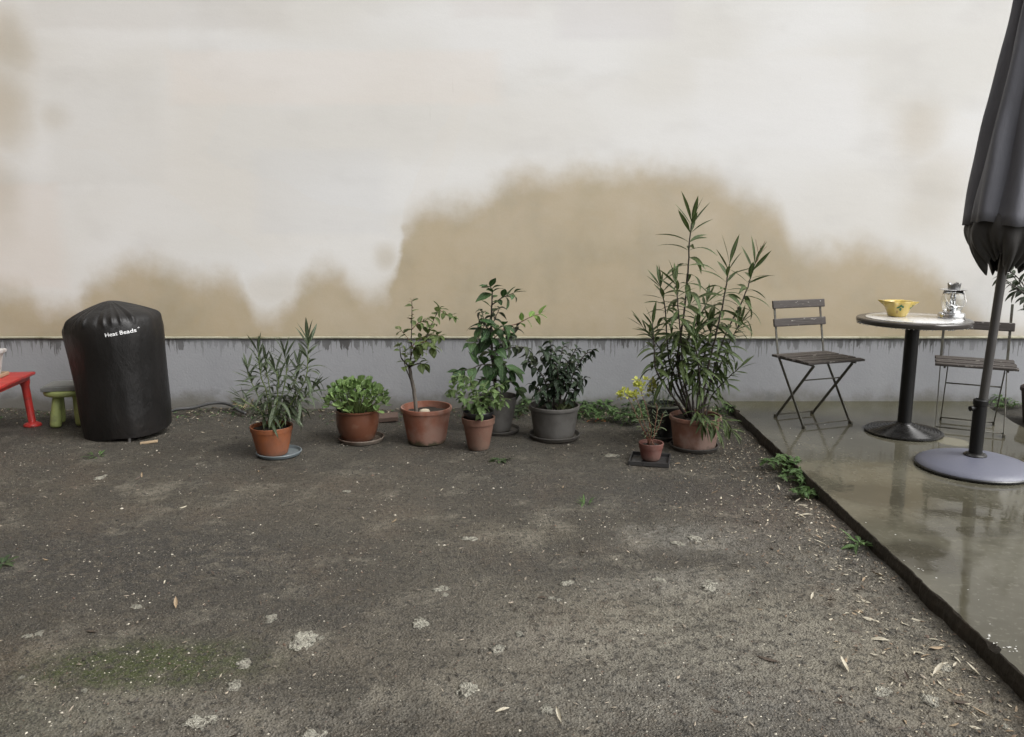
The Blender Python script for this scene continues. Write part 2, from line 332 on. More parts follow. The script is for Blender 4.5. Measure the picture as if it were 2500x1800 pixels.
# ------------------------------------------------------------------ setting: soil of the court
def gz(x, y):
    """height of the bare soil"""
    z = .012 * noise.noise(Vector((x * .8, y * .8, 3))) + .007 * noise.noise(Vector((x * 2.7, y * 2.7, 1))) + .0045 * noise.noise(Vector((x * 9, y * 9, 5)))
    z += .0028 * noise.noise(Vector((x * 24, y * 24, 8)))
    z += .026 * max(0, min(1, 1 - (1.47 + .024 * y - x) / .28)) * (.7 + .6 * noise.noise(Vector((x * 5, y * 5, 14))))
    z += .035 * max(0, min(1, (y - 5.45) / .45)) ** 1.5 * (.6 + .6 * noise.noise(Vector((x * 3, y * 3, 4))))
    return z
def soil_material():
    n = NT('damp_gritty_soil', spec=.4)
    X, Y, Z = n.sep(n.co)[:3]
    big = n.noise(1.1, 4, .55); mid = n.noise(5, 5, .6); fine = n.noise(42, 5, .65); tiny = n.noise(150, 3, .7)
    crumb = n.noise(17, 6, .7)
    col = n.mix(n.step(big, .35, .65), (.050, .042, .030), (.090, .078, .057))
    col = n.mix(n.math('MULTIPLY', n.step(mid, .40, .60), .65), col, (.043, .039, .031))
    col = n.mix(n.math('MULTIPLY', n.step(n.noise(3.1, 6, .7, co=n.mapped((1, 1, 1), (1, 8, 0))), .50, .64), .7), col, (.18, .162, .125))
    col = n.mix(n.math('MULTIPLY', n.step(n.noise(2.2, 3, co=n.mapped((1, 1, 1), (5, 2, 0))), .5, .7), .4), col, (.095, .068, .045))
    def patch(px, py, rx, ry, c, k, amt=1.1, soft=.5):
        nonlocal col
        p = onz(px * 1.1023, py * 1.1023)
        m = n.math('MULTIPLY', n.spot(X, Y, p.x, p.y, rx, ry, mid, amt, soft + .25), n.lin(crumb, .38, .62, .15, 1.35))
        col = n.mix(n.math('MULTIPLY', m, k), col, c)
    patch(330, 1470, .3, .13, (.042, .052, .014), 1.3)                 # moss
    patch(100, 1590, .3, .1, (.06, .064, .034), .6)
    patch(380, 1600, .55, .14, (.15, .138, .115), .6)                  # trodden pale strip in the foreground
    patch(760, 1110, .55, .45, (.095, .08, .06), .5)                  # brownish
    patch(1060, 1440, .5, .3, (.115, .10, .08), .4)
    patch(1530, 1190, .3, .16, (.24, .23, .2), .55, 2.2)               # lime-dusted patches
    patch(1500, 1300, .3, .12, (.26, .245, .21), .6, 2.2)
    patch(1800, 1230, .35, .5, (.13, .122, .105), .45)
    patch(1700, 1500, .5, .3, (.12, .115, .105), .5)
    patch(2000, 1480, .22, .22, (.19, .16, .105), .55, 2)
    patch(1230, 1420, .25, .12, (.17, .15, .13), .5, 2)
    patch(1560, 1400, .75, .34, (.20, .185, .145), .75, 1.6)
    patch(1050, 1330, .35, .5, (.13, .115, .088), .45, 1.4)
    patch(1330, 1560, .6, .12, (.155, .145, .12), .5, 1.6)
    patch(1830, 1400, .3, .3, (.17, .155, .12), .45, 1.6)
    patch(1250, 1080, .7, .4, (.036, .034, .031), .5)
    patch(250, 1240, .9, .45, (.034, .031, .027), .9)
    patch(1200, 1250, .5, .2, (.036, .033, .028), .6, 1.6)
    patch(1560, 1090, .5, .3, (.032, .030, .027), .7, 1.4)
    patch(700, 1350, .6, .2, (.04, .036, .03), .5, 1.6)
    patch(1650, 1130, .25, .4, (.07, .047, .035), .4)
    damp = n.step(n.math('ADD', Y, n.math('MULTIPLY', n.math('SUBTRACT', big, .5), 2.2)), 3.9, 4.9, 0, .5)  # far soil darkened: shade around the pots painted into the colour
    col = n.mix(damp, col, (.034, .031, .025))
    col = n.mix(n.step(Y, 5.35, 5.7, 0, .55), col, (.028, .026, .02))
    # grit: pale and dark grains
    gr = n.vor(210); gc = n.sep(n.vor(210, out='Color'))[0]
    col = n.mix(n.math('MULTIPLY', n.step(gr, .25, .45, 1, 0), n.math('MULTIPLY', n.step(gc, .8, .86), .5)), col, (.30, .27, .23))
    col = n.mix(n.math('MULTIPLY', n.step(fine, .5, .64), .72), col, (.021, .02, .017))
    col = n.mix(n.math('MULTIPLY', n.step(tiny, .54, .68), .5), col, (.20, .182, .145))
    n.set('col', col)
    n.set('rough', n.lin(n.math('ADD', big, n.math('MULTIPLY', fine, .4)), .4, 1.0, .45, .85))
    hgt = n.math('ADD', n.math('MULTIPLY', fine, 1.2), n.math('MULTIPLY', n.vor(120), .6))
    hgt = n.math('ADD', hgt, n.math('MULTIPLY', tiny, .4))
    n.set('normal', n.bump(hgt, .011, 1.0))
    return n.m
def axis(lo, hi, stepsz, far):
    a = [lo + (hi - lo) * i / round((hi - lo) / stepsz) for i in range(round((hi - lo) / stepsz) + 1)]
    return [-far, -60, -20, lo - 2] + a + [hi + 2, 20, 60, far]
xs = axis(-3.9, 4.1, .026, 300); ys = axis(1.0, 5.98, .026, 300)
v = [(x, y, gz(x, y) if -5 < x < 6 and 0 < y < 6 else 0) for y in ys for x in xs]
nx = len(xs); f = [(j * nx + i, j * nx + i + 1, (j + 1) * nx + i + 1, (j + 1) * nx + i) for j in range(len(ys) - 1) for i in range(nx - 1)]
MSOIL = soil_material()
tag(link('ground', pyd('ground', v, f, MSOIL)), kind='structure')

# ------------------------------------------------------------------ setting: wet concrete patio
def patio_material():
    n = NT('wet_concrete', spec=.5, ior=1.36)
    X, Y, Z = n.sep(n.co)[:3]
    a = n.noise(1.5, 5, .6); bb = n.noise(7, 6, .65); cc = n.noise(40, 5, .6)
    col = n.mix(n.step(a, .35, .68), (.064, .059, .041), (.108, .102, .077))
    col = n.mix(n.math('MULTIPLY', n.step(bb, .48, .7), .5), col, (.045, .04, .026))
    col = n.mix(n.step(Y, 5.2, 5.75, 0, .6), col, (.072, .068, .028))                 # algae towards the wall
    col = n.mix(n.math('MULTIPLY', n.step(cc, .54, .7), .4), col, (.17, .16, .125))
    p = onz(2325, 1078, PATIO_Z); col = n.mix(n.math('MULTIPLY', n.spot(X, Y, p.x, p.y, .09, .1, bb, .8, .25), .75), col, (.22, .205, .145))
    for (px, py, rx, ry, k) in [(2130, 1210, .2, .18, .45), (2370, 1300, .25, .06, .4), (1450 * 1.1023, 1000, .1, .1, 0), (2260, 1360, .14, .16, .6), (2330, 1250, .16, .05, .5)]:
        if k: p = onz(px, py, PATIO_Z); col = n.mix(n.math('MULTIPLY', n.spot(X, Y, p.x, p.y, rx, ry, bb, 1.4, .3), k), col, (.037, .033, .024))
    n.set('col', col)
    film = n.step(n.math('ADD', n.math('MULTIPLY', a, .7), n.math('MULTIPLY', bb, .45)), .46, .66)
    n.set('rough', n.math('ADD', n.math('ADD', n.math('MULTIPLY', film, .09), n.math('MULTIPLY', n.step(cc, .48, .66), .04)), .018))
    n.set('normal', n.bump(n.math('ADD', n.math('MULTIPLY', n.noise(5, 2), 1.4), n.math('ADD', n.math('MULTIPLY', bb, .3), n.math('MULTIPLY', cc, .12))), .0018, .5))
    return n.m
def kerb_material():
    n = NT('shade_dark_algae_slab_edge', rough=.75, spec=.35)  # slab side face: its shade painted into the colour, along with damp algae dirt
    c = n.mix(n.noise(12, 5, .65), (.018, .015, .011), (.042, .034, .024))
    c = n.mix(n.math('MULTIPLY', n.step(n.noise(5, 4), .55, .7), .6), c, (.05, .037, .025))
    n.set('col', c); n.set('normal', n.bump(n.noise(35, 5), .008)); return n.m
def patio_edge(y):
    x = 1.47 + .024 * y
    return x + .007 * noise.noise(Vector((y * 7, 1, 0))) + .0045 * noise.noise(Vector((y * 28, 3, 0))) + .002 * noise.noise(Vector((y * 80, 3, 0)))
def patio_right(y): return 3.33 + max(0, (y - 5.0)) * .2 + .012 * noise.noise(Vector((y * 6, 7, 0)))
rows = [-1.55 + (5.90 + 1.55) * i / 420 for i in range(421)]
v = []; f = []
for y in rows:
    e, r_ = patio_edge(y), patio_right(y)
    ch = .003 + .006 * max(0, noise.noise(Vector((y * 15, 11, 0)))) + (.012 if noise.noise(Vector((y * 5.3, 4, 2))) > .52 else 0)
    w = .006 * noise.noise(Vector((y * 4, 2, 5)))
    v += [(e - .004 + w, y, -.15), (e + w * .6 - .006, y, PATIO_Z - .035), (e, y, PATIO_Z - ch), (e + ch * 1.2, y, PATIO_Z), (r_ - .006, y, PATIO_Z), (r_, y, PATIO_Z - .006), (r_ + .004, y, -.15)]
for i in range(420):
    for j in range(6): f.append((i * 7 + j, i * 7 + j + 1, i * 7 + j + 8, i * 7 + j + 7))
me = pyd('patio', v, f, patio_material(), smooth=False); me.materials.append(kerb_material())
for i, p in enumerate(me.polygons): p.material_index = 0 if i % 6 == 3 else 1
tag(link('patio', me), kind='structure')

# ------------------------------------------------------------------ pots, saucers
def terracotta(name, col, pale=None, moss=False, rough=.7):
    n = NT(name, rough=rough, spec=.35)
    Z = n.sep(n.co)[2]
    c = n.mix(n.noise(9, 5, .6), tuple(k * .8 for k in col), tuple(k * 1.12 for k in col))
    c = n.mix(n.math('MULTIPLY', n.step(n.noise(22, 5, .7), .5, .7), .5), c, tuple(k * .55 for k in col))
    if pale:
        m = n.step(n.math('ADD', n.noise(5, 4, .6), n.math('MULTIPLY', n.noise(18, 3), .3)), .5, .8)
        c = n.mix(n.math('MULTIPLY', m, .8), c, pale)
    sp = n.step(n.math('ADD', Z, n.math('MULTIPLY', n.noise(28, 5, .7), .09)), .05, .085, 1, 0)
    c = n.mix(n.math('MULTIPLY', sp, .55), c, (.06, .052, .04))
    if moss:
        m = n.step(n.math('ADD', Z, n.math('MULTIPLY', n.noise(16, 5, .7), .12)), .065, .095, 1, 0)
        c = n.mix(n.math('MULTIPLY', m, .8), c, (.035, .04, .018))
    n.set('col', c); n.set('normal', n.bump(n.noise(90, 4), .0015)); return n.m
M_SOILPOT = plain('potting_soil', (.028, .021, .015), .95, .5, 70, bump=.02, bscale=90)
M_GREYPOT = terracotta('grey_stone_pot', (.08, .075, .068), (.11, .105, .098))
M_SAUCERGREY = terracotta('grey_saucer', (.062, .058, .054))
def soil_disc(root, r, z, seed):
    rr = [r * k / 7 for k in range(7, 0, -1)] + [0]
    b = MB(); b.lathe([(q, z) for q in rr], 28, fn=lambda a, q, zz, i: (q, zz + .012 * noise.noise(Vector((math.cos(a) * q * 22, math.sin(a) * q * 22, seed))) + .008 * (1 - q / r)))
    return b.build('soil', M_SOILPOT, root)
def rim_pot(root, rb, rt, h, m, rimh=.025, rimw=.010, wall=.007, z0=0, name='pot', style='roll'):
    """a flower pot: tapering wall with a rolled or banded rim, open at the top"""
    rs = rt - rimw
    zr = h - rimh
    k = (rs - rb) / h
    p = [(0, 0), (rb - .006, 0), (rb, .005)]
    for t in (.2, .4, .6, .8): p.append((rb + (rs - rb) * t, zr * t))
    if style == 'roll': p += [(rs, zr - .002), (rt - .002, zr + .002), (rt, zr + rimh * .35), (rt - .0015, h - .003), (rt - .005, h)]
    elif style == 'band': p += [(rs - .002, zr - .001), (rt - .0045, zr), (rt - .004, zr + .004), (rt - .001, h - .003), (rt - .003, h)]
    else: p += [(rs + .002, zr), (rt - .002, h - .006), (rt, h - .002), (rt - .004, h)]
    ri = rt - rimw - wall * .3
    p += [(ri, h - .002), (ri - .004, h - .03), (ri - k * .08 - .004, h * .5)]
    b = MB(); b.lathe(p, 48, (0, 0, z0)); return b.build(name, m, root, auto=35)
def saucer(name, x, y, r, label, m, h=.026, group='saucers under the pots', wob=0):
    o = MB().lathe([(0, 0), (r * .82, 0), (r * .93, .004), (r, h - .003), (r - .002, h), (r - .007, h), (r * .88, .009), (r * .8, .006), (0, .006)], 48, fn=lambda a, q, z, i: (q * (1 + wob * math.sin(3 * a)), z)).build(name, m, None, (x, y, gz(x, y) + .002), auto=40)
    return tag(o, label, 'saucer', group)

# ------------------------------------------------------------------ leaves and stems
def leafmat(name, a, b, rough=.35, transl=.22, vein=None):
    n = NT(name, rough=rough, spec=.5)
    rr = n.rand(); X, Y, Z = n.sep(n.co)[:3]
    c = n.mix(rr, a, b)
    c = n.mix(n.math('MULTIPLY', n.noise(14, 3), .45), c, tuple(k * .55 for k in a))
    mid = n.step(n.math('ABSOLUTE', X), .012, .035, 1, 0)
    c = n.mix(n.math('MULTIPLY', mid, .4), c, vein or tuple(min(1, k * 1.8 + .015) for k in b))
    n.set('col', c); n.set('normal', n.bump(n.noise(22, 2), .02, .5))
    tr = n.node('BsdfTranslucent'); n.put(c, tr.inputs[0]); mx = n.node('MixShader'); mx.inputs[0].default_value = transl
    n.t.links.new(n.p.outputs[0], mx.inputs[1]); n.t.links.new(tr.outputs[0], mx.inputs[2]); n.t.links.new(mx.outputs[0], n.out.inputs[0])
    return n.m
def leaf_mesh(m, wid, bend, fold=.25, shape='lance', seg=7, petiole=.06):
    """unit-length leaf along +Y, bending towards -Z, creased along its midrib"""
    v = []; f = []
    for i in range(seg + 1):
        t = i / seg; s = (t - petiole) / (1 - petiole)
        if s <= 0: w = .008
        elif shape == 'lance': w = wid * .5 * (math.sin(math.pi * min(1, s ** .85)) ** .9)
        elif shape == 'ovate': w = wid * .5 * (math.sin(math.pi * s ** .7) ** .8)
        elif shape == 'spoon': w = wid * .5 * (math.sin(math.pi * min(1, s ** 1.7)) ** .55)
        else: w = wid * .5 * (1 - s) ** .4
        if i == seg: w = .002
        ang = bend * t * .5; y = t * math.cos(ang) ; z = -t * math.sin(ang)
        wob = .02 * math.sin(t * 9) * (shape == 'ovate')
        v += [(-w, y, z + w * fold + wob), (0, y, z), (w, y, z + w * fold - wob)]
    for i in range(seg):
        for j in (0, 1): f.append((i * 3 + j, i * 3 + j + 1, i * 3 + j + 4, i * 3 + j + 3))
    return pyd('leaf', v, f, m)
def leafset(m, wid, bends, **k): return [leaf_mesh(m, wid * (.9 + .1 * (i % 3)), b_, **k) for i, b_ in enumerate(bends)]
def put_leaf(parent, o, d, L, me, up=Vector((0, 0, 1)), roll=0, wscale=1):
    d = d.normalized()
    x = d.cross(up)
    if x.length < .05: x = d.cross(Vector((rnd.uniform(-1, 1), rnd.uniform(-1, 1), .1)))
    x.normalize(); z = x.cross(d)
    M = Matrix((x, d, z)).transposed()
    if roll: M = M @ Matrix.Rotation(roll, 3, 'Y')
    M = M.to_4x4() @ Matrix.Diagonal((L * wscale, L, L, 1)); M.translation = o
    l = bpy.data.objects.new('leaf', me); C.objects.link(l); l.parent = parent; l.matrix_local = M
    return l
def stem(root, pts, r0, r1, m, name='stem', per=6, wig=.004, parent=None):
    P = smoothpts(pts, per)
    P = [p + Vector((noise.noise(p * 30), noise.noise(p * 30 + Vector((5, 0, 0))), 0)) * wig for p in P]
    base = Vector(root.location)
    L = [p - base for p in P]; k = len(L)
    rr = [r0 + (r1 - r0) * (i / (k - 1)) ** .8 for i in range(k)]
    b = MB(); b.tube(L, rr, 6); o = b.build(name, m, parent or root); return o, L
def along(L, s):
    """point and tangent at arc length s"""
    acc = 0
    for a, b in zip(L, L[1:]):
        d = (b - a).length
        if acc + d >= s or b is L[-1]: return a.lerp(b, min(1, (s - acc) / max(d, 1e-6))), (b - a).normalized()
        acc += d
def length(L): return sum((b - a).length for a, b in zip(L, L[1:]))
def perp(t, az):
    u = t.orthogonal().normalized(); w = t.cross(u); return u * math.cos(az) + w * math.sin(az)
def whorls(st, L, s0, gap, ll, sets, tip_ang=24, low_ang=75, n=3, jit=.2, tipn=3, wsc=1.0):
    tot = length(L); s = tot * s0; az = rnd.uniform(0, 6)
    while s < tot - .004:
        p, t = along(L, s); k = (s - tot * s0) / (tot * (1 - s0) + 1e-6)
        near = max(0, 1 - (tot - s) / .22)
        ang = R(low_ang + (tip_ang + 14 - low_ang) * near + rnd.uniform(-9, 9)); az += R(60) + rnd.uniform(-.3, .3)
        for j in range(n):
            if rnd.random() < .12: continue
            d = t * math.cos(ang) + perp(t, az + j * 2 * math.pi / n + rnd.uniform(-.25, .25)) * math.sin(ang)
            bi = min(len(sets) - 1, max(0, int((1 - near) * len(sets) * rnd.uniform(.55, 1.1))))
            put_leaf(st, p, d, ll * rnd.uniform(.75, 1.1) * (.72 + .28 * (1 - near * .5)), sets[bi], roll=rnd.uniform(-.5, .5), wscale=wsc)
        s += gap * rnd.uniform(.8, 1.25)
    p, t = L[-1], (L[-1] - L[-3]).normalized()
    for j in range(tipn):
        ang = R(tip_ang * rnd.uniform(.4, 1)); d = t * math.cos(ang) + perp(t, az + j * 6.283 / tipn) * math.sin(ang)
        put_leaf(st, p, d, ll * rnd.uniform(.75, 1.0), sets[0], roll=rnd.uniform(-.4, .4), wscale=wsc)
def spirals(st, L, s0, gap, ll, sets, ang=(45, 80), tipn=2, jit=.25, droop=0, alt=2.4):
    tot = length(L); s = tot * s0; az = rnd.uniform(0, 6)
    while s < tot:
        p, t = along(L, s); az += alt + rnd.uniform(-.35, .35); a = R(rnd.uniform(*ang))
        d = t * math.cos(a) + perp(t, az) * math.sin(a); d.z -= droop * rnd.uniform(.4, 1.3)
        put_leaf(st, p, d, ll * rnd.uniform(1 - jit, 1 + jit), rnd.choice(sets), roll=rnd.uniform(-.6, .6))
        s += gap * rnd.uniform(.7, 1.3)
    p, t = L[-1], (L[-1] - L[-3]).normalized()
    for j in range(tipn):
        a = R(rnd.uniform(15, 50)); put_leaf(st, p, t * math.cos(a) + perp(t, az + j * 2.6) * math.sin(a), ll * rnd.uniform(.6, .95), rnd.choice(sets), roll=rnd.uniform(-.5, .5))

M_BARK = plain('dark_wet_bark', (.035, .026, .02), .6, .4, 60, bump=.004)
M_BARKGREY = plain('grey_brown_bark', (.10, .085, .07), .75, .3, 60, bump=.004)
M_GREENSTEM = plain('green_shoot', (.12, .16, .05), .5, .25, 50)
M_REDSTEM = plain('red_brown_shoot', (.12, .05, .03), .5, .25, 50)

# ---- tall oleander in the large terracotta pot by the patio
HX, HY = 1.15, 4.904
r = empty('potted_oleander', (HX, HY, gz(HX, HY) + .012), 'tallest plant: narrow-leaved oleander in a large terracotta pot beside the patio', 'plant')
rim_pot(r, .129, .162, .205, terracotta('pink_terracotta', (.20, .095, .065), (.30, .215, .18)), rimh=.028)
soil_disc(r, .148, .178, 3)
OL = leafmat('oleander_leaf', (.042, .070, .018), (.08, .115, .034))
sets = leafset(OL, .18, (.1, .35, .7, 1.2, 1.7))
b0 = lambda dx, dy=0: Vector((HX + dx, HY + dy, .19))
ST = [  # root offset, sight points with depth, radii, leaf start, leaf length
    (b0(-.02), [(1655, 900, 4.93), (1665, 800, 4.95), (1677, 700, 4.95), (1683, 600, 4.93), (1689, 545, 4.92)], .0085, .0035, .34, .165, .062),
    (b0(-.01, .03), [(1640, 930, 5.0), (1670, 850, 5.03), (1700, 790, 5.05), (1725, 740, 5.08)], .008, .003, .40, .12, .05),
    (b0(.03, -.02), [(1722, 930, 4.87), (1745, 830, 4.85), (1765, 740, 4.84), (1781, 645, 4.84)], .009, .0035, .38, .15, .055),
    (b0(.035, .02), [(1738, 920, 4.96), (1770, 820, 4.98), (1815, 730, 5.0), (1843, 645, 5.02)], .008, .003, .36, .15, .055),
    (b0(-.04), [(1630, 950, 4.88), (1602, 905, 4.85), (1597, 850, 4.84), (1593, 790, 4.83)], .0075, .003, .55, .12, .045),
    (b0(-.03, .01), [(1640, 900, 4.95), (1630, 850, 4.95), (1625, 760, 4.97), (1612, 700, 5.0)], .008, .003, .45, .12, .05),
    (b0(-.015, -.02), [(1668, 920, 4.84), (1664, 840, 4.82), (1656, 760, 4.8), (1651, 690, 4.8)], .008, .003, .42, .12, .05),
    (b0(.0, .03), [(1690, 930, 5.02), (1695, 860, 5.05), (1705, 800, 5.06)], .0075, .003, .42, .115, .04),
    (b0(.02, -.03), [(1708, 935, 4.82), (1702, 870, 4.79), (1692, 820, 4.78)], .0075, .003, .40, .12, .04),
    (b0(.06, .0), [(1740, 965, 4.92), (1775, 925, 4.9), (1803, 900, 4.88)], .005, .0025, .35, .105, .045),
    (b0(.045, .03), [(1735, 940, 5.0), (1765, 880, 5.0), (1785, 830, 5.02), (1808, 790, 5.03)], .006, .0025, .40, .105, .042),
    (b0(.02, .04), [(1705, 920, 4.98), (1725, 850, 4.94), (1740, 790, 4.93)], .007, .003, .36, .115, .038),
    (b0(-.05, .02), [(1640, 960, 4.98), (1615, 860, 5.02), (1570, 800, 5.05)], .006, .0025, .58, .11, .045),
]
for (b_, pts, r0, r1, s0, ll, gap) in ST:
    o, L = stem(r, [b_] + [at(*p) for p in pts], r0, r1, M_BARK)
    whorls(o, L, s0 * .78, gap * .76, ll * 1.3, sets)
# old flower stalk at the right tip
top = at(1843, 645, 5.02)
for tgt in [(1858, 600, 5.02), (1845, 585, 5.04), (1868, 588, 5.0), (1872, 602, 5.03)]:
    stem(r, [top, at(1852, 625, 5.02), at(*tgt)], .0022, .0012, M_REDSTEM, 'flower_stalk', 4)
# drooping low shoot over the pot's front rim
for pts in [[(1712, 1010, 4.76), (1735, 1030, 4.69), (1752, 1052, 4.67)], [(1700, 1005, 4.77), (1712, 1020, 4.71), (1716, 1035, 4.70)], [(1738, 1012, 4.80), (1770, 1030, 4.75), (1785, 1050, 4.74)]]:
    o, L = stem(r, [b0(.02, -.03)] + [at(*p) for p in pts], .004, .002, M_GREENSTEM, 'low_shoot')
    whorls(o, L, .5, .03, .12, sets[1:], low_ang=60, tip_ang=30)
saucer('saucer', HX, HY, .152, 'grey-brown saucer under the large terracotta oleander pot by the patio', M_SAUCERGREY, .028)

# ---- small oleander, bright orange pot
AX, AY = -1.463, 4.743
r = empty('potted_oleander', (AX, AY, gz(AX, AY) + .011), 'low bushy oleander in a bright orange plastic pot nearest the black cover', 'plant')
rim_pot(r, .089, .129, .178, terracotta('orange_plastic', (.27, .09, .036), (.2, .085, .05), rough=.5), rimh=.03, rimw=.007, style='band')
soil_disc(r, .115, .155, 9)
OL2 = leafmat('small_oleander_leaf', (.046, .068, .03), (.08, .105, .058))
sets2 = leafset(OL2, .15, (.2, .5, .9, 1.4, 1.9))
a0 = lambda dx, dy=0: Vector((AX + dx, AY + dy, .165))
for (b_, pts, s0, ll) in [
    (a0(.03), [(700, 1000, 4.75), (745, 930, 4.77), (752, 860, 4.78), (752, 835, 4.78)], .18, .15),
    (a0(.0, .03), [(690, 960, 4.8), (700, 900, 4.83), (696, 868, 4.84)], .15, .13),
    (a0(-.02, .0), [(655, 980, 4.74), (635, 910, 4.72), (630, 862, 4.7)], .15, .13),
    (a0(-.04, .02), [(640, 990, 4.8), (612, 930, 4.83), (604, 905, 4.85)], .2, .115),
    (a0(-.04, -.02), [(640, 1010, 4.7), (605, 985, 4.66), (588, 972, 4.65)], .25, .10),
    (a0(.0, -.03), [(675, 990, 4.68), (680, 930, 4.65), (672, 905, 4.63)], .15, .12),
    (a0(.05, .01), [(715, 1000, 4.77), (755, 960, 4.8), (768, 945, 4.8)], .2, .12),
    (a0(.02, .04), [(690, 985, 4.85), (722, 930, 4.9), (728, 895, 4.92)], .15, .12),
    (a0(-.01, .04), [(660, 960, 4.86), (650, 900, 4.9), (648, 885, 4.9)], .15, .12)]:
    o, L = stem(r, [b_] + [at(*p) for p in pts], .0055, .0025, M_GREENSTEM)
    whorls(o, L, s0, .028, ll * 1.15, sets2, low_ang=62, tip_ang=22)
saucer('saucer', AX + .035, AY + .01, .137, 'blue-grey plastic saucer under the bright orange pot', plain('blue_grey_plastic', (.13, .155, .165), .35, .15, 12), .024)

# ---- jade-like succulent in the glazed brown bowl pot
BX, BY = -1.005, 5.083
r = empty('potted_succulent', (BX, BY, gz(BX, BY) + .012), 'low dome of round fleshy green leaves in a glazed brown pot', 'plant')
n = NT('brown_glaze', rough=.28, spec=.5, coat=.3)
c = n.mix(n.noise(8, 5, .6), (.085, .032, .018), (.15, .058, .032)); c = n.mix(n.math('MULTIPLY', n.step(n.noise(14, 4), .55, .72), .5), c, (.19, .11, .075)); n.set('col', c)
MB().lathe([(0, 0), (.098, 0), (.105, .006), (.122, .05), (.136, .10), (.1395, .15), (.137, .178), (.139, .188), (.145, .194), (.145, .2), (.139, .203), (.132, .2), (.13, .18), (.128, .12)], 48).build('pot', n.m, r, auto=40)
soil_disc(r, .13, .18, 12)
SU = leafmat('jade_leaf', (.11, .19, .055), (.23, .34, .11), .32, .15)
ss = leafset(SU, .8, (-.7, -.4, .1), shape='spoon', fold=.18, petiole=.02, seg=6)
k = 0
for i in range(74):
    ga = i * 2.39996; rr_ = math.sqrt((i + .5) / 74)
    tgt = Vector((BX + .205 * rr_ * math.cos(ga), BY + .185 * rr_ * math.sin(ga), .195 + .175 * math.sqrt(max(0, 1 - .96 * rr_ ** 2.4)) + rnd.uniform(-.012, .02)))
    src = Vector((BX + .08 * rr_ * math.cos(ga), BY + .08 * rr_ * math.sin(ga), .185))
    o, L = stem(r, [src, src.lerp(tgt, .5) + Vector((0, 0, .012)), tgt], .0045, .003, M_GREENSTEM, 'stem', 3)
    t = (tgt - src).normalized() * .6 + Vector((0, 0, .6)); t.normalize(); az = rnd.uniform(0, 6)
    for j in range(4):
        a_ = R(72 if j < 3 else 25); az += 2.1
        put_leaf(o, tgt - Vector(r.location) - t * (.012 if j < 3 else 0), t * math.cos(a_) + perp(t, az) * math.sin(a_), rnd.uniform(.040, .056), rnd.choice(ss), roll=rnd.uniform(-.3, .3))
saucer('saucer', BX + .022, BY - .005, .15, 'brown glazed saucer with pale worn lip under the succulent', terracotta('brown_saucer', (.09, .05, .034), (.2, .17, .14)), .03)

# ---- little tree in the large pink-terracotta pot
CX, CY = -.552, 5.042
r = empty('potted_tree', (CX, CY, gz(CX, CY)), 'sparse little tree on a bare grey trunk in a large terracotta pot', 'plant')
rim_pot(r, .121, .166, .236, terracotta('mossy_terracotta', (.225, .088, .055), (.26, .165, .13), moss=True), rimh=.03)
soil_disc(r, .15, .195, 21)
o, L = stem(r, [Vector((CX - .06, CY - .03, .19)), at(1012, 960, 5.03), at(1003, 920, 5.04), at(1000, 898, 5.04)], .014, .0115, M_BARKGREY, 'trunk')
CL = leafmat('young_tree_leaf', (.085, .125, .036), (.18, .235, .075), .4, .3)
cs = leafset(CL, .62, (.2, .6, 1.0), shape='ovate')
CR = leafmat('bronze_young_leaf', (.12, .08, .035), (.16, .11, .05), .4, .3); crs = leafset(CR, .55, (.2, .7), shape='ovate')
for (pts, r0, s0, gap, ll, sset) in [
    ([(1000, 898, 5.04), (1004, 850, 5.03), (1005, 800, 5.03), (1006, 735, 5.03)], .006, .1, .04, .05, None),
    ([(1000, 898, 5.04), (1030, 860, 5.06), (1050, 800, 5.08), (1072, 755, 5.1)], .0065, .12, .026, .062, cs),
    ([(1000, 898, 5.04), (985, 880, 5.02), (978, 868, 5.0), (976, 845, 5.0)], .007, .75, .02, .045, cs),
    ([(1004, 930, 5.04), (993, 905, 5.0), (988, 890, 4.98), (990, 860, 4.97)], .0055, .55, .022, .05, cs),
    ([(1002, 895, 5.04), (1022, 888, 5.0), (1036, 890, 4.98)], .006, .4, .022, .06, cs),
    ([(1002, 870, 5.03), (1015, 845, 4.98), (1040, 835, 4.95), (1058, 850, 4.94)], .004, .25, .018, .065, cs),
    ([(1004, 850, 5.03), (1020, 830, 5.06), (1050, 818, 5.1), (1075, 820, 5.1)], .004, .2, .02, .058, cs),
    ([(1004, 840, 5.03), (995, 825, 5.03), (978, 805, 5.03)], .003, .6, .02, .052, cs),
    ([(1005, 805, 5.03), (1020, 790, 5.05), (1042, 780, 5.06)], .003, .3, .018, .05, cs),
    ([(1072, 755, 5.1), (1085, 765, 5.1), (1108, 773, 5.1)], .0025, .1, .02, .042, cs)]:
    o, L = stem(r, [at(*p) for p in pts], r0, .002, M_BARK if r0 > .0045 else M_REDSTEM, 'branch')
    if sset: spirals(o, L, s0, gap * .7, ll * 1.15, sset, droop=.25)
    else:
        spirals(o, L, .12, .03, .05, cs, droop=.2, tipn=0); spirals(o, L, .72, .035, .034, crs, tipn=2)
o = MB(); o.lathe([(0, -.012), (.02, -.010), (.029, 0), (.024, .012), (.012, .017), (0, .018)], 14, fn=lambda a, q, z, i: (q * (1 + .25 * math.sin(2 * a + 1)), z))
tag(o.build('pale_pebble', plain('pale_stone', (.46, .40, .30), .8, .15, 40), None, (CX - .005, CY - .055, gz(CX, CY) + .212)), 'pale beige stone lying on the soil in the little tree\'s pot', 'stone')

